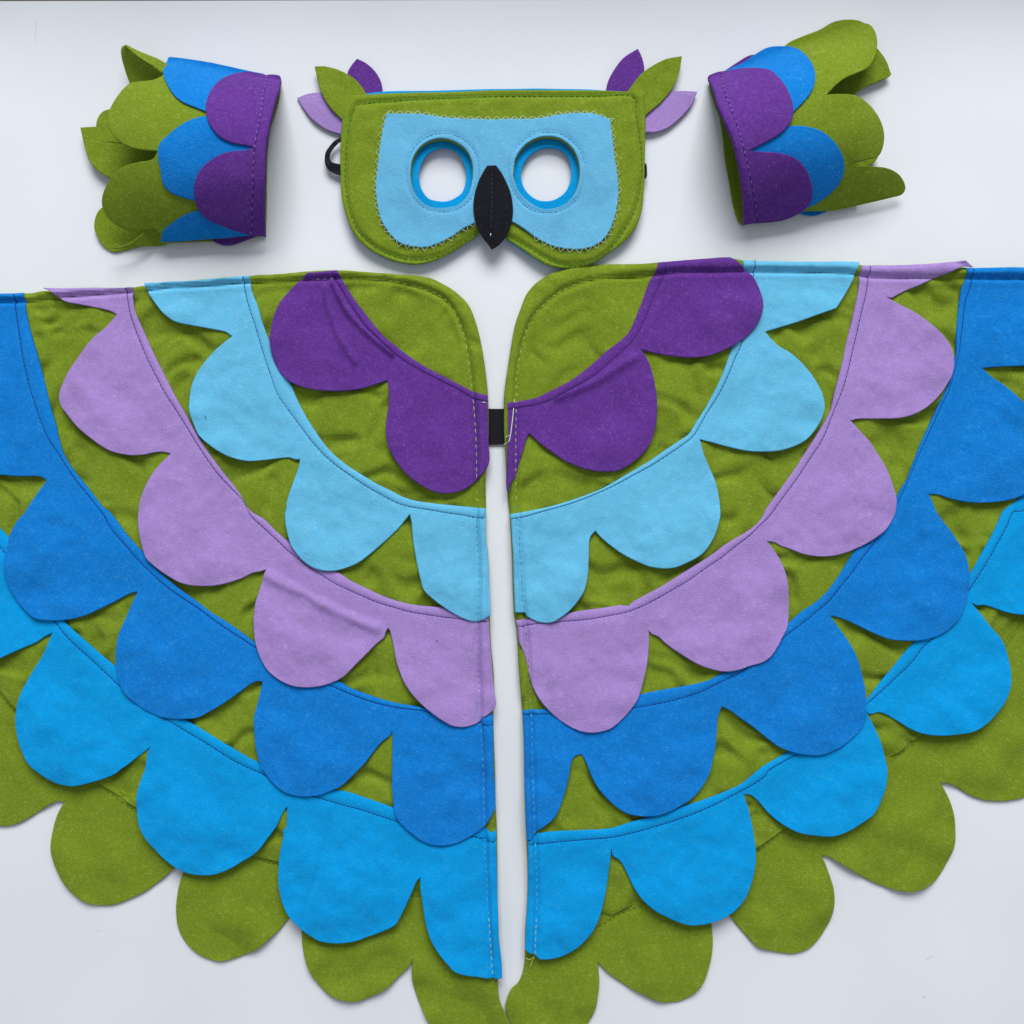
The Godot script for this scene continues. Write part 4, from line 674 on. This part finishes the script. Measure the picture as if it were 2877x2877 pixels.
# a row of machine stitches along a line
func stitches(called: String, parent: Node, line: PackedVector2Array, f: Callable, m: Material, long := 2.3, gap := 0.5, r := 0.24, above := 0.0, bow := 2.2) -> MeshInstance3D:
	var s := Soup.new()
	var length := 0.0
	for i in line.size() - 1:
		length += line[i].distance_to(line[i + 1])
	var fine := evenly(line, maxi(3, int(length / 0.25)))
	var pace := length / (fine.size() - 1)
	var rng := RandomNumberGenerator.new()
	rng.seed = 100 + int(length * 7.0)
	var at := 0.0
	while at + long < length:
		var l := long * rng.randf_range(0.85, 1.12)
		var points := PackedVector3Array()
		for k in 5:
			var t := k / 4.0
			var i := clampi(int((at + l * t) / pace), 0, fine.size() - 1)
			var p := fine[i]
			var y: float = f.call(p)
			points.append(Vector3(p.x, y + above + r * (bow * sin(PI * t) - bow * 0.64), p.y))
		s.tube(points, r * rng.randf_range(0.85, 1.1))
		at += l + gap * rng.randf_range(0.7, 1.4)
	return put(called, s.mesh(m), parent, "", "stuff")

# ------------------------------------------------------------------ the board
func make_board() -> void:
	var n := 1024
	var img := Image.create(n, n, false, Image.FORMAT_RGB8)
	for y in n:
		for x in n:
			var v := 0.925 + 0.006 * fine_noise.get_noise_2d(x * 0.2, y * 0.2) + 0.010 * broad_noise.get_noise_2d(x * 0.006, y * 0.006)
			img.set_pixel(x, y, Color(v - 0.003, v - 0.001, v + 0.002))
	# a faint pencil-grey rub and a few specks
	for mark in [[-268.0, -277.0, -268.4, -264.0, 0.86], [231.0, 273.0, 232.0, 272.2, 0.7], [232.0, 252.0, 236.0, 249.5, 0.86], [-96.0, -207.0, -95.0, -206.0, 0.84], [-13.0, 241.0, -11.5, 243.5, 0.86], [174.0, 220.0, 175.0, 219.6, 0.85], [-236.0, 236.0, -231.0, 235.0, 0.9]]:
		for k in 40:
			var q := Vector2(mark[0], mark[1]).lerp(Vector2(mark[2], mark[3]), k / 39.0) * 0.0017 * n
			img.set_pixel(posmod(int(q.x), n), posmod(int(q.y), n), Color(0.915, 0.92, 0.93) * (mark[4] * 0.3 + 0.66 + 0.04 * absf(sin(k * 2.3))))
	var m := StandardMaterial3D.new()
	m.albedo_texture = ImageTexture.create_from_image(img)
	m.roughness = 0.62
	m.metallic_specular = 0.25
	var st := SurfaceTool.new()
	st.begin(Mesh.PRIMITIVE_TRIANGLES)
	# its far edge runs just inside the top of the view, a little askew
	var far_left := Vector2(-0.62, -0.2862)
	var far_right := Vector2(0.62, -0.2892)
	var rim := [far_left, far_right, Vector2(0.62, 0.62), Vector2(-0.62, 0.62)]
	var up := Vector3.UP
	for t in [[0, 1, 2], [0, 2, 3]]:
		for k in t:
			st.set_normal(up)
			st.set_uv(rim[k] * 1.7)
			st.add_vertex(Vector3(rim[k].x, 0, rim[k].y))
	for k in 4:
		var a: Vector2 = rim[k]
		var b: Vector2 = rim[(k + 1) % 4]
		var out := Vector3((b - a).y, 0, -(b - a).x).normalized()
		for q in [[a, 0.0], [b, -0.004], [b, 0.0], [a, 0.0], [a, -0.004], [b, -0.004]]:
			st.set_normal(out)
			st.set_uv(q[0] * 1.7)
			st.add_vertex(Vector3(q[0].x, q[1], q[0].y))
	m.cull_mode = BaseMaterial3D.CULL_DISABLED
	var top := put("tabletop", st.commit(), self, "white board that the felt costume lies on", "structure")
	top.material_override = m
	var sill := BoxMesh.new()
	sill.size = Vector3(3.0, 0.09, 0.05)
	sill.material = plain(Color8(205, 205, 200), 0.8)
	var wall := put("window_wall", sill, self, "low white upstand under the window behind the board", "structure")
	wall.position = Vector3(0, 0.0405, -0.41)
	var under := BoxMesh.new()
	under.size = Vector3(3.0, 0.03, 3.0)
	under.material = plain(Color8(104, 100, 84), 0.7)
	var floor_board := put("floor", under, self, "dull brown surface showing beyond the board's far edge", "structure")
	floor_board.position = Vector3(0, -0.0195, 0)

# ------------------------------------------------------------------ the cape
var wings := {}

func wing_hem(p: Vector2, w: Dictionary) -> float:
	# rolled hem along the shoulder and the front opening: padded, with a groove where it is sewn
	if p.y > w.low and absf(p.x - w.middle) > 34.0:
		return 0.0
	var ds: float = span(p, w.stitch) * w.side
	if absf(ds) > 14.0:
		return 0.0
	var y := -2.0 * exp(-pow(ds / 1.1, 2.0))
	if ds > 0.0:
		var de := absf(span(p, w.edge))
		y += 1.7 * sin(PI * pow(de / maxf(de + ds, 0.01), 0.8)) - 0.6 * smoothstep(2.2, 0.0, de)
	else:
		y += 0.35 * exp(-pow((ds + 2.6) / 1.6, 2.0))
	return y

func wing_base(p: Vector2, w: Dictionary) -> float:
	return 4.6 + 0.9 * broad_noise.get_noise_2dv(p / 46.0 + w.shift) + wing_hem(p, w)

func wing_green(p: Vector2, w: Dictionary) -> float:
	# the lining shows soft folds between the feather rows, pulled tight under the rows themselves
	var q := p + Vector2(broad_noise.get_noise_2dv(p / 30.0), broad_noise.get_noise_2dv(p / 30.0 + Vector2(9, 4))) * 9.0
	var d := q.rotated(w.grain)
	var a := broad_noise.get_noise_2d(d.x / 44.0, d.y / 15.0)
	var b := broad_noise.get_noise_2d(d.y / 30.0 + 40.0, d.x / 24.0)
	var c := wrinkle_noise.get_noise_2d(d.x / 21.0 + 90.0, d.y / 9.0)
	var fold := clampf(1.4 + 3.0 * a * (0.6 + 0.7 * b) + 2.1 * b + 0.9 * c * smoothstep(-0.2, 0.5, b), 0.0, 3.9)
	var edge_calm := smoothstep(0.0, 5.0, absf(span(p, w.stitch))) if p.y < w.low or absf(p.x - w.middle) < 30.0 else 1.0
	fold *= 0.8 * lerpf(0.45, 1.0, smoothstep(45.0, 85.0, Vector2(p.x + 1.0, p.y + 95.0).length()))
	return wing_base(p, w) - fold * (0.15 + 0.85 * edge_calm)

func on_wing(p: Vector2, w: Dictionary) -> float:
	# the uppermost layer of felt at a point
	var y := wing_green(p, w) + 0.3
	for r in w.rows:
		if Geometry2D.is_point_in_polygon(p, r[0]):
			var h: float = r[1].call(p)
			y = maxf(y, h)
	return y

func strip_height(p: Vector2, w: Dictionary, seam: PackedVector2Array, seed_shift: float, creases: Array) -> float:
	var d := absf(span(p, seam))
	var lift := 2.1 * smoothstep(15.0, 44.0, d)
	var curl := 0.5 + 0.5 * broad_noise.get_noise_2d(p.x / 24.0 + seed_shift, p.y / 24.0)
	lift *= 0.7 + 0.7 * curl
	if absf(p.x - w.middle) < 34.0 or p.y < w.low:
		lift = maxf(lift * smoothstep(0.0, 14.0, absf(span(p, w.stitch)) - 3.0), 1.45 * smoothstep(32.0, 44.0, d))
	# pulled in at the seam
	var pull := 0.75 * wrinkle_noise.get_noise_2d((p.x + p.y * 0.4) / 9.0 + seed_shift, (p.y - p.x * 0.4) / 26.0) * exp(-d / 10.0) * smoothstep(0.0, 3.0, d)
	var soft := 1.1 * fine_noise.get_noise_2d(p.x / 26.0 + seed_shift, p.y / 26.0 - seed_shift)
	var y := wing_base(p, w) + 1.35 + lift + pull + soft * smoothstep(2.0, 14.0, d) - 0.35 * exp(-pow(d / 1.1, 2.0))
	for c in creases:
		var e: float = span(p, c[0]) / c[2]
		if absf(e) < 3.0:
			y += c[1] * exp(-e * e)
	return maxf(y, wing_base(p, w) + 1.2)

func strip(cape: Node, w: Dictionary, body: Array, edge_line: Array, seam_line: Array, m: Material, t: Material, label: String, creases := []) -> void:
	var seam := curve(seam_line, 1.2)
	var coarse := curve(seam_line, 6.0)
	var shift := float(grain) * 3.7
	var f := func(p: Vector2) -> float: return strip_height(p, w, coarse, shift, creases)
	var loop := curve(body, 1.1)
	var back := seam.duplicate()
	# the body outline ends where the seam starts and the seam leads back to its beginning
	for i in range(1, back.size() - 1):
		loop.append(back[i])
	w.rows.append([loop, f])
	var s := sheet("feather_strip", cape, [loop], f, m, 1.35, 0.55, 1.35, label)
	var g := func(p: Vector2) -> float: return wing_base(p, w) + 1.0
	seam_band("seam_allowance", s, curve(edge_line, 1.2), seam, g, m, 1.25, 0.4)
	stitches("seam_stitching", s, seam, func(p: Vector2) -> float: return wing_base(p, w) + 0.75, t, 2.4, 0.12, 0.2, 0.05, 0.9)

func make_cape() -> void:
	var cape := thing("owl_wing_cape", "green felt owl wing cape with rows of purple, blue and lilac scalloped feathers", "cape")
	var left := {"edge": curve(LEFT_EDGE, 6.0), "stitch": curve(LEFT_HEM_STITCH, 6.0), "side": -1.0, "low": -100.0, "middle": -11.0, "shift": Vector2(3, 8), "grain": 0.25, "rows": []}
	var right := {"edge": curve(RIGHT_EDGE, 6.0), "stitch": curve(RIGHT_HEM_STITCH, 6.0), "side": 1.0, "low": -100.0, "middle": 8.0, "shift": Vector2(17, 2), "grain": -0.3, "rows": []}
	var names := ["left", "right"]
	for k in 2:
		var w: Dictionary = [left, right][k]
		var line := curve([LEFT_HEM_LINE, RIGHT_HEM_LINE][k], 6.0)
		var hem_height := func(p: Vector2) -> float:
			var d := absf(span(p, line))
			var curl := broad_noise.get_noise_2dv(p / 33.0 + w.shift * 2.0)
			return 1.9 + (0.6 + 2.6 * maxf(curl, -0.25)) * smoothstep(8.0, 45.0, d) + 0.35 * fine_noise.get_noise_2dv(p / 22.0) - 0.5 * exp(-pow(d / 1.6, 2.0))
		sheet("hem_feathers", cape, [ring([LEFT_HEM, RIGHT_HEM][k])], hem_height, felt.green, 1.3, 0.55, 1.8, "green felt hem of large scallops hanging below the bright blue feathers")
		var green_height := func(p: Vector2) -> float:
			return wing_green(p, w) + 0.25 - 1.1 * exp(-pow(span(p, line) / 9.0, 2.0))
		var panel := sheet("wing_panel", cape, [ring([LEFT_PANEL, RIGHT_PANEL][k])], green_height, felt.green, 3.3, 1.0, 1.5)
		stitches("hem_line_stitching", panel, line, func(p: Vector2) -> float: return wing_base(p, w) - 2.2, thread.olive, 2.2, 0.8, 0.2, 0.25)
	strip(cape, left, LC_B, LC_E, LC_S, felt.cyan, thread.navy, "bright blue felt feather row, lowest of the coloured rows", [[curve(CREASE_CYAN, 5.0), -0.65, 1.3]])
	strip(cape, left, LU_B, LU_E, LU_S, felt.blue, thread.navy, "royal blue felt feather row")
	strip(cape, left, LV_B, LV_E, LV_S, felt.lilac, thread.navy, "lilac felt feather row", [[curve(CREASE_LILAC, 5.0), 1.3, 2.8], [curve(CREASE_LILAC_001, 5.0), -0.9, 2.6]])
	strip(cape, left, LB_B, LB_E, LB_S, felt.sky, thread.navy, "light blue felt feather row")
	strip(cape, left, LP_B, LP_E, LP_S, felt.purple, thread.plum, "purple felt feather row at the neck", [[curve(CREASE_PURPLE, 5.0), 2.4, 1.9], [curve(CREASE_PURPLE_001, 5.0), 2.0, 2.1]])
	strip(cape, right, RC_B, RC_E, RC_S, felt.cyan, thread.navy, "bright blue felt feather row, lowest of the coloured rows")
	strip(cape, right, RU_B, RU_E, RU_S, felt.blue, thread.navy, "royal blue felt feather row")
	strip(cape, right, RV_B, RV_E, RV_S, felt.lilac, thread.navy, "lilac felt feather row")
	strip(cape, right, RB_B, RB_E, RB_S, felt.sky, thread.navy, "light blue felt feather row")
	strip(cape, right, RP_B, RP_E, RP_S, felt.purple, thread.plum, "purple felt feather row at the neck", [[curve(CREASE_PURPLE_R, 5.0), 2.2, 2.6]])
	for k in 2:
		var w: Dictionary = [left, right][k]
		var whole := curve([LEFT_HEM_STITCH, RIGHT_HEM_STITCH][k], 1.0)
		var outer := PackedVector2Array()
		var inner := PackedVector2Array()
		for p in whole:
			if (p.x < -110.0 if k == 0 else p.x > 40.0):
				outer.append(p)
			else:
				inner.append(p)
		stitches("shoulder_stitching", cape, outer, func(p: Vector2) -> float: return on_wing(p, w), thread.moss, 2.6, 0.8, 0.22, 0.15)
		var from := -1000.0
		for part in [[-4.0, thread.lime, 1.7], [62.0, thread.teal, 0.9], [104.0, thread.sage, 1.3], [226.0, thread.mint, 1.5], [1000.0, thread.lime, 1.0]]:
			var some := PackedVector2Array()
			for p in inner:
				if p.y >= from and p.y < part[0]:
					some.append(p)
			from = part[0]
			if some.size() > 4:
				stitches("front_stitching", cape, some, func(p: Vector2) -> float: return on_wing(p, w), part[1], 2.4, part[2], 0.21, 0.8)
	# loose thread ends and lint
	for l in [LOOSE_THREAD, LOOSE_THREAD_001, LOOSE_THREAD_002, LOOSE_THREAD_003, LOOSE_THREAD_004]:
		var soup := Soup.new()
		var pts := PackedVector3Array()
		for p in curve(l, 0.7):
			pts.append(Vector3(p.x, on_wing(p, left if p.x < -5.0 else right) + 0.35 + 0.12 * sin(p.y * 3.0), p.y))
		soup.tube(pts, 0.24 if pts[0].z < 0.0 else 0.15)
		put("loose_thread", soup.mesh(thread.pale if pts[0].z < 0.0 else thread.lime), cape)
	for l in [LINT, LINT_001]:
		var soup := Soup.new()
		var pts := PackedVector3Array()
		for p in curve(l, 0.5):
			pts.append(Vector3(p.x, on_wing(p, left) + 0.2, p.y))
		soup.tube(pts, 0.17)
		put("lint_fibre", soup.mesh(thread.navy), cape)
	# the black elastic that joins the two fronts
	var knit := func(p: Vector2) -> float:
		return 1.5 + 0.28 * absf(sin(p.x * PI / 1.55 + 0.5 * sin(p.y * 2.6))) + 0.08 * sin(p.y * 5.2)
	var band := PackedVector2Array()
	for q in [[-19.0, -57.9], [1.0, -57.8], [1.4, -37.9], [-18.6, -37.7]]:
		band.append(Vector2(q[0], q[1]))
	var dense := PackedVector2Array()
	for i in 4:
		for k in 20:
			dense.append(band[i].lerp(band[(i + 1) % 4], k / 20.0))
	var e := sheet("elastic_band", cape, [dense], knit, thread.black, 1.0, 0.3, 0.4, "black ribbed elastic band joining the two wings at the neck")

# ------------------------------------------------------------------ the mask
func mask_height(p: Vector2) -> float:
	return 6.3 + 0.8 * broad_noise.get_noise_2dv(p / 40.0 + Vector2(31, 7)) - 0.8 * smoothstep(-150.0, -120.0, p.y) * smoothstep(10.0, 60.0, absf(p.x))

func make_mask() -> void:
	var mask := thing("owl_mask", "green and light blue felt owl eye mask with black beak and leaf shaped ear tufts", "mask")
	var stitch := ring(MASK_STITCH, 4.0)
	stitch.append(stitch[0])
	var rim := ring(MASK_GREEN, 4.0)
	rim.append(rim[0])
	var eye_rings := [ring(EYE_STITCH, 3.0), ring(EYE_STITCH_001, 3.0)]
	for r in eye_rings:
		r.append(r[0])
	var green := func(p: Vector2) -> float:
		var ds := span(p, stitch)
		var de := absf(span(p, rim))
		var y := mask_height(p) - 1.0 * exp(-pow(ds / 1.0, 2.0))
		if ds < 0.0:
			y += 0.5 * sin(PI * de / maxf(de - ds, 0.01)) - 0.4 * smoothstep(2.0, 0.0, de)
		else:
			y += 1.2 * (1.0 - exp(-ds / 2.0)) + 0.7 * broad_noise.get_noise_2d(p.x / 15.0 + 70.0, p.y / 17.0) * smoothstep(1.0, 6.0, ds)
		return y
	var face := func(p: Vector2) -> float:
		var y := mask_height(p) + 2.7 + 0.45 * fine_noise.get_noise_2d(p.x / 13.0 + 3.0, p.y / 20.0)
		for r in eye_rings:
			var d := span(p, r)
			if absf(d) < 8.0:
				y += -0.6 * exp(-pow(d / 0.9, 2.0)) + 0.3 * exp(-pow((d - 2.0) / 1.4, 2.0))
		return y
	var under := func(p: Vector2) -> float: return mask_height(p) - 1.7
	var tuck := func(p: Vector2) -> float:
		return mask_height(p) - 1.2 + 0.7 * fine_noise.get_noise_2dv(p / 18.0)
	var low_tuck := func(p: Vector2) -> float:
		return mask_height(p) - 2.6 - 0.05 * maxf(absf(p.x) - 85.0, 0.0)
	for e in [[LEAF_LP, felt.purple, "purple leaf shaped ear tuft"], [LEAF_RP, felt.purple, "purple leaf shaped ear tuft"], [LEAF_LV, felt.lilac, "lilac leaf shaped ear tuft"], [LEAF_RV, felt.lilac, "lilac leaf shaped ear tuft"]]:
		sheet("ear_tuft", mask, [ring(e[0])], low_tuck, e[1], 1.2, 0.5, 1.4, e[2])
	for e in [LEAF_LG, LEAF_RG]:
		sheet("ear_tuft", mask, [ring(e)], tuck, felt.green, 1.2, 0.5, 1.4, "green leaf shaped ear tuft")
	sheet("lining", mask, [ring(MASK_LINING), ring(LINING_EYE, 0.8), ring(LINING_EYE_001, 0.8)], under, felt.cyan, 1.4, 0.5, 1.4, "bright blue felt lining showing round the eye holes")
	var front := sheet("front_panel", mask, [ring(MASK_GREEN), shrunk(ring(MASK_EYE), 0.35), shrunk(ring(MASK_EYE_001), 0.35)], green, felt.green, 2.2, 0.8, 1.2)
	stitches("hem_stitching", front, curve(MASK_STITCH, 0.8), func(p: Vector2) -> float: return mask_height(p) - 0.65, thread.grass, 2.3, 0.7, 0.21, 0.5)
	var panel := sheet("face_panel", mask, [ring(MASK_FACE), ring(MASK_EYE, 0.8), ring(MASK_EYE_001, 0.8)], face, felt.face, 1.3, 0.55, 1.2, "light blue felt face panel with two round eye holes")
	for r in [EYE_STITCH, EYE_STITCH_001]:
		stitches("eye_stitching", panel, curve(r, 0.8), func(p: Vector2) -> float: return mask_height(p) + 2.25, thread.aqua, 2.0, 0.5, 0.2, 0.2, 1.4)
	zigzag(panel, ring(MASK_FACE, 0.5))
	# beak: two halves folded up to a sewn ridge
	var ridge := curve(BEAK_RIDGE, 4.0)
	var beak := func(p: Vector2) -> float:
		var d := absf(span(p, ridge))
		return mask_height(p) + 5.8 - 0.17 * d - 0.5 * exp(-pow((d - 0.9) / 0.5, 2.0)) - 1.6 * smoothstep(-168.0, -150.0, p.y) * 0.4
	var bk := sheet("beak", mask, [ring(BEAK)], beak, felt.black, 1.4, 0.5, 0.9, "black felt beak with a sewn centre ridge")
	var up := func(p: Vector2) -> float: return mask_height(p) + 5.4
	stitches("ridge_stitching", bk, curve(BEAK_RIDGE, 0.8), up, thread.grey, 1.9, 0.7, 0.17, 0.25)
	var knot := Soup.new()
	var at := curve(BEAK_RIDGE, 0.8)[-1]
	knot.tube(PackedVector3Array([Vector3(at.x, mask_height(at) + 5.2, at.y), Vector3(at.x + 0.1, mask_height(at) + 5.8, at.y + 0.7), Vector3(at.x, mask_height(at) + 5.2, at.y + 1.5)]), 0.3)
	put("thread_end", knot.mesh(thread.pale), bk)
	var strap := func(p: Vector2) -> float: return 4.4 + 0.3 * sin(p.y * 0.9) + 0.12 * sin(p.x * 6.0)
	for e in [BAND_L, BAND_R]:
		sheet("elastic_strap", mask, [ring(e)], strap, thread.black, 1.1, 0.4, 0.7, "black elastic strap end at the side of the mask")

func shrunk(line: PackedVector2Array, by: float) -> PackedVector2Array:
	var middle := Vector2.ZERO
	for p in line:
		middle += p
	middle /= line.size()
	var out := PackedVector2Array()
	for p in line:
		out.append(p + (middle - p).normalized() * by)
	return out

func zigzag(parent: Node, line: PackedVector2Array) -> void:
	var s := Soup.new()
	var closed := line.duplicate()
	closed.append(line[0])
	var length := 0.0
	for i in closed.size() - 1:
		length += closed[i].distance_to(closed[i + 1])
	var n := int(length / 2.45)
	n += n % 2
	var pts := evenly(closed, n + 1)
	var rng := RandomNumberGenerator.new()
	rng.seed = 9
	var area := 0.0
	for i in line.size():
		area += line[i].cross(line[(i + 1) % line.size()])
	var way := signf(area)
	var last := Vector3.ZERO
	for i in n + 1:
		var d := (pts[mini(i + 1, n)] - pts[maxi(i - 1, 0)]).normalized()
		var out := Vector2(d.y, -d.x) * way
		var p := pts[i] + out * (1.9 if i % 2 else -0.7) * rng.randf_range(0.8, 1.2) + d * rng.randf_range(-0.35, 0.35)
		var y := mask_height(p) + (1.4 if i % 2 else 2.7)
		var here := Vector3(p.x, y, p.y)
		if i > 0 and not (absf(p.x) < 12.0 and p.y > -175.0):
			s.tube(PackedVector3Array([last, last.lerp(here, 0.5) + Vector3(0, 0.35, 0), here]), 0.15, 5)
		last = here
	put("zigzag_stitching", s.mesh(thread.cream), parent, "", "stuff")

# ------------------------------------------------------------------ the cuffs
class Arch:
	var c: Vector2
	var a: Vector2
	var w0: float
	var w1: float
	var u1: float
	var droop := Vector3(60.0, 100.0, 0.7)
	var up := 29.0
	var rim := 3.6

	func across(p: Vector2) -> float:
		var d := p - c
		return d.dot(Vector2(-a.y, a.x)) / lerpf(w0, w1, clampf(d.dot(a) / u1, 0.0, 1.0))

	func along(p: Vector2) -> float:
		return (p - c).dot(a)

	func top(p: Vector2) -> float:
		var v := absf(across(p))
		var sag := lerpf(1.0, droop.z, smoothstep(droop.x, droop.y, along(p)))
		return rim + sag * up * (1.0 - pow(v, 2.2)) if v < 1.0 else maxf(2.0, rim - up * 2.2 * (v - 1.0))

	func low(p: Vector2) -> float:
		return 1.4 + 1.7 * pow(minf(absf(across(p)), 1.05), 4.0)

func cuff_sheets(cuff: Node, arch: Arch, green: Array, blue: Array, purple: Array, edge_line: Array, seam_line: Array, back: Array) -> void:
	var soft := func(p: Vector2) -> float: return arch.top(p) + 0.5 * fine_noise.get_noise_2dv(p / 24.0)
	sheet("cuff_back", cuff, [ring(back)], func(p: Vector2) -> float: return arch.low(p), felt.green, 1.2, 0.5, 1.6, "")
	sheet("petal_sleeve", cuff, [ring(green)], soft, felt.green, 1.3, 0.55, 1.5, "green felt sleeve cut into long rounded petals")
	sheet("feather_strip", cuff, [ring(blue)], func(p: Vector2) -> float: return soft.call(p) + 1.6, felt.blue, 1.3, 0.55, 1.5, "royal blue felt scallops round the cuff")
	var f := func(p: Vector2) -> float: return soft.call(p) + 3.0 + 0.5 * smoothstep(4.0, 30.0, arch.along(p))
	var s := sheet("wrist_strip", cuff, [ring(purple)], f, felt.purple, 1.3, 0.55, 1.5, "purple felt scallops at the wrist end of the cuff")
	var seam := curve(seam_line, 1.2)
	var g := func(p: Vector2) -> float: return soft.call(p) + 2.7
	seam_band("wrist_band", s, curve(edge_line, 1.2), seam, g, felt.purple, 3.2, 0.5)
	stitches("wrist_stitching", s, seam, func(p: Vector2) -> float: return soft.call(p) + 2.6, thread.mauve, 2.0, 1.5, 0.2, 0.2)
	stitches("wrist_stitching", s, seam, func(p: Vector2) -> float: return soft.call(p) + 2.35, thread.plum, 2.0, 0.3, 0.26, 0.1)

func make_left_cuff() -> void:
	var cuff := thing("wrist_cuff", "felt feather wrist cuff to the left of the mask, petals pointing left", "wrist cuff", "feathered wrist cuffs beside the mask")
	var arch := Arch.new()
	arch.c = Vector2(-131.372, -194.834)
	arch.a = Vector2(-0.998, -0.060)
	arch.w0 = 44.5
	arch.w1 = 52.0
	arch.u1 = 58.0
	var bent := func(p: Vector2) -> float: return 5.5 + 0.9 * fine_noise.get_noise_2dv(p / 20.0)
	var flat_tip := func(p: Vector2) -> float: return 3.2 + 0.05 * maxf(arch.along(p) - 80.0, 0.0) + 0.06 * maxf(p.y + 195.0, 0.0) + 0.6 * fine_noise.get_noise_2dv(p / 20.0)
	sheet("side_scallop", cuff, [ring(CL_SIDE_BOTTOM)], func(p: Vector2) -> float: return 3.0, felt.purple, 1.2, 0.5, 1.2)
	sheet("side_scallop", cuff, [ring(CL_SIDE_TOP)], func(p: Vector2) -> float: return 1.8, felt.purple, 1.2, 0.5, 1.2)
	sheet("petal", cuff, [ring(CL_PETAL_D1)], func(p: Vector2) -> float: return bent.call(p), felt.green, 1.3, 0.55, 1.5)
	sheet("petal", cuff, [ring(CL_PETAL_D2)], func(p: Vector2) -> float: return flat_tip.call(p) + 1.5, felt.green, 1.3, 0.55, 1.5)
	var e_tip := func(p: Vector2) -> float:
		var v := arch.across(p)
		return 1.6 + 3.0 * smoothstep(0.95, 1.1, v) + 4.0 * smoothstep(90.0, 108.0, arch.along(p))
	sheet("petal", cuff, [ring(CL_PETAL_E)], e_tip, felt.green, 1.3, 0.55, 1.5)
	var curl := curve([CL_PETAL_EO[0]], 2.0)
	sheet("petal", cuff, [ring(CL_PETAL_EO)], func(p: Vector2) -> float: return maxf(1.7, 11.5 - 1.2 * absf(span(p, curl))), felt.green, 1.3, 0.45, 1.2)
	var crest := curve([CL_PETAL_AO[2]], 3.0)
	var inside := func(p: Vector2) -> float:
		return 3.0 + 14.0 * exp(-absf(span(p, crest)) / 7.0)
	var outside := func(p: Vector2) -> float:
		return lerpf(arch.top(p) - 0.5, maxf(5.0, 17.6 - 0.75 * absf(span(p, crest))), smoothstep(59.0, 68.0, arch.along(p)))
	sheet("petal", cuff, [ring(CL_PETAL_AI)], inside, felt.green, 1.3, 0.4, 1.2, "curled green petal showing its shaded inner face")
	sheet("petal", cuff, [ring(CL_PETAL_AO)], outside, felt.green, 1.3, 0.4, 1.2)
	cuff_sheets(cuff, arch, CL_GREEN, CL_BLUE, CL_PURPLE, CL_E, CL_S, CL_BACK)

func make_right_cuff() -> void:
	var cuff := thing("wrist_cuff_001", "felt feather wrist cuff to the right of the mask, petals pointing right", "wrist cuff", "feathered wrist cuffs beside the mask")
	var arch := Arch.new()
	arch.c = Vector2(117.828, -198.026)
	arch.a = Vector2(0.963, -0.268)
	arch.w0 = 42.5
	arch.w1 = 50.0
	arch.u1 = 84.0
	arch.droop = Vector3(62.0, 112.0, 0.42)
	sheet("side_scallop", cuff, [ring(CR_SIDE_TOP)], func(p: Vector2) -> float: return 1.8, felt.purple, 1.2, 0.5, 1.2)
	sheet("side_scallop", cuff, [ring(CR_SIDE_BOTTOM)], func(p: Vector2) -> float: return 2.6, felt.blue, 1.2, 0.5, 1.2)
	for e in [CR_PETAL_BACK, CR_PETAL_BACK_001]:
		sheet("petal", cuff, [ring(e)], func(p: Vector2) -> float: return 4.6 + 0.8 * fine_noise.get_noise_2dv(p / 16.0), felt.green, 1.3, 0.55, 1.4)
	cuff_sheets(cuff, arch, CR_GREEN, CR_BLUE, CR_PURPLE, CR_E, CR_S, CR_BACK)
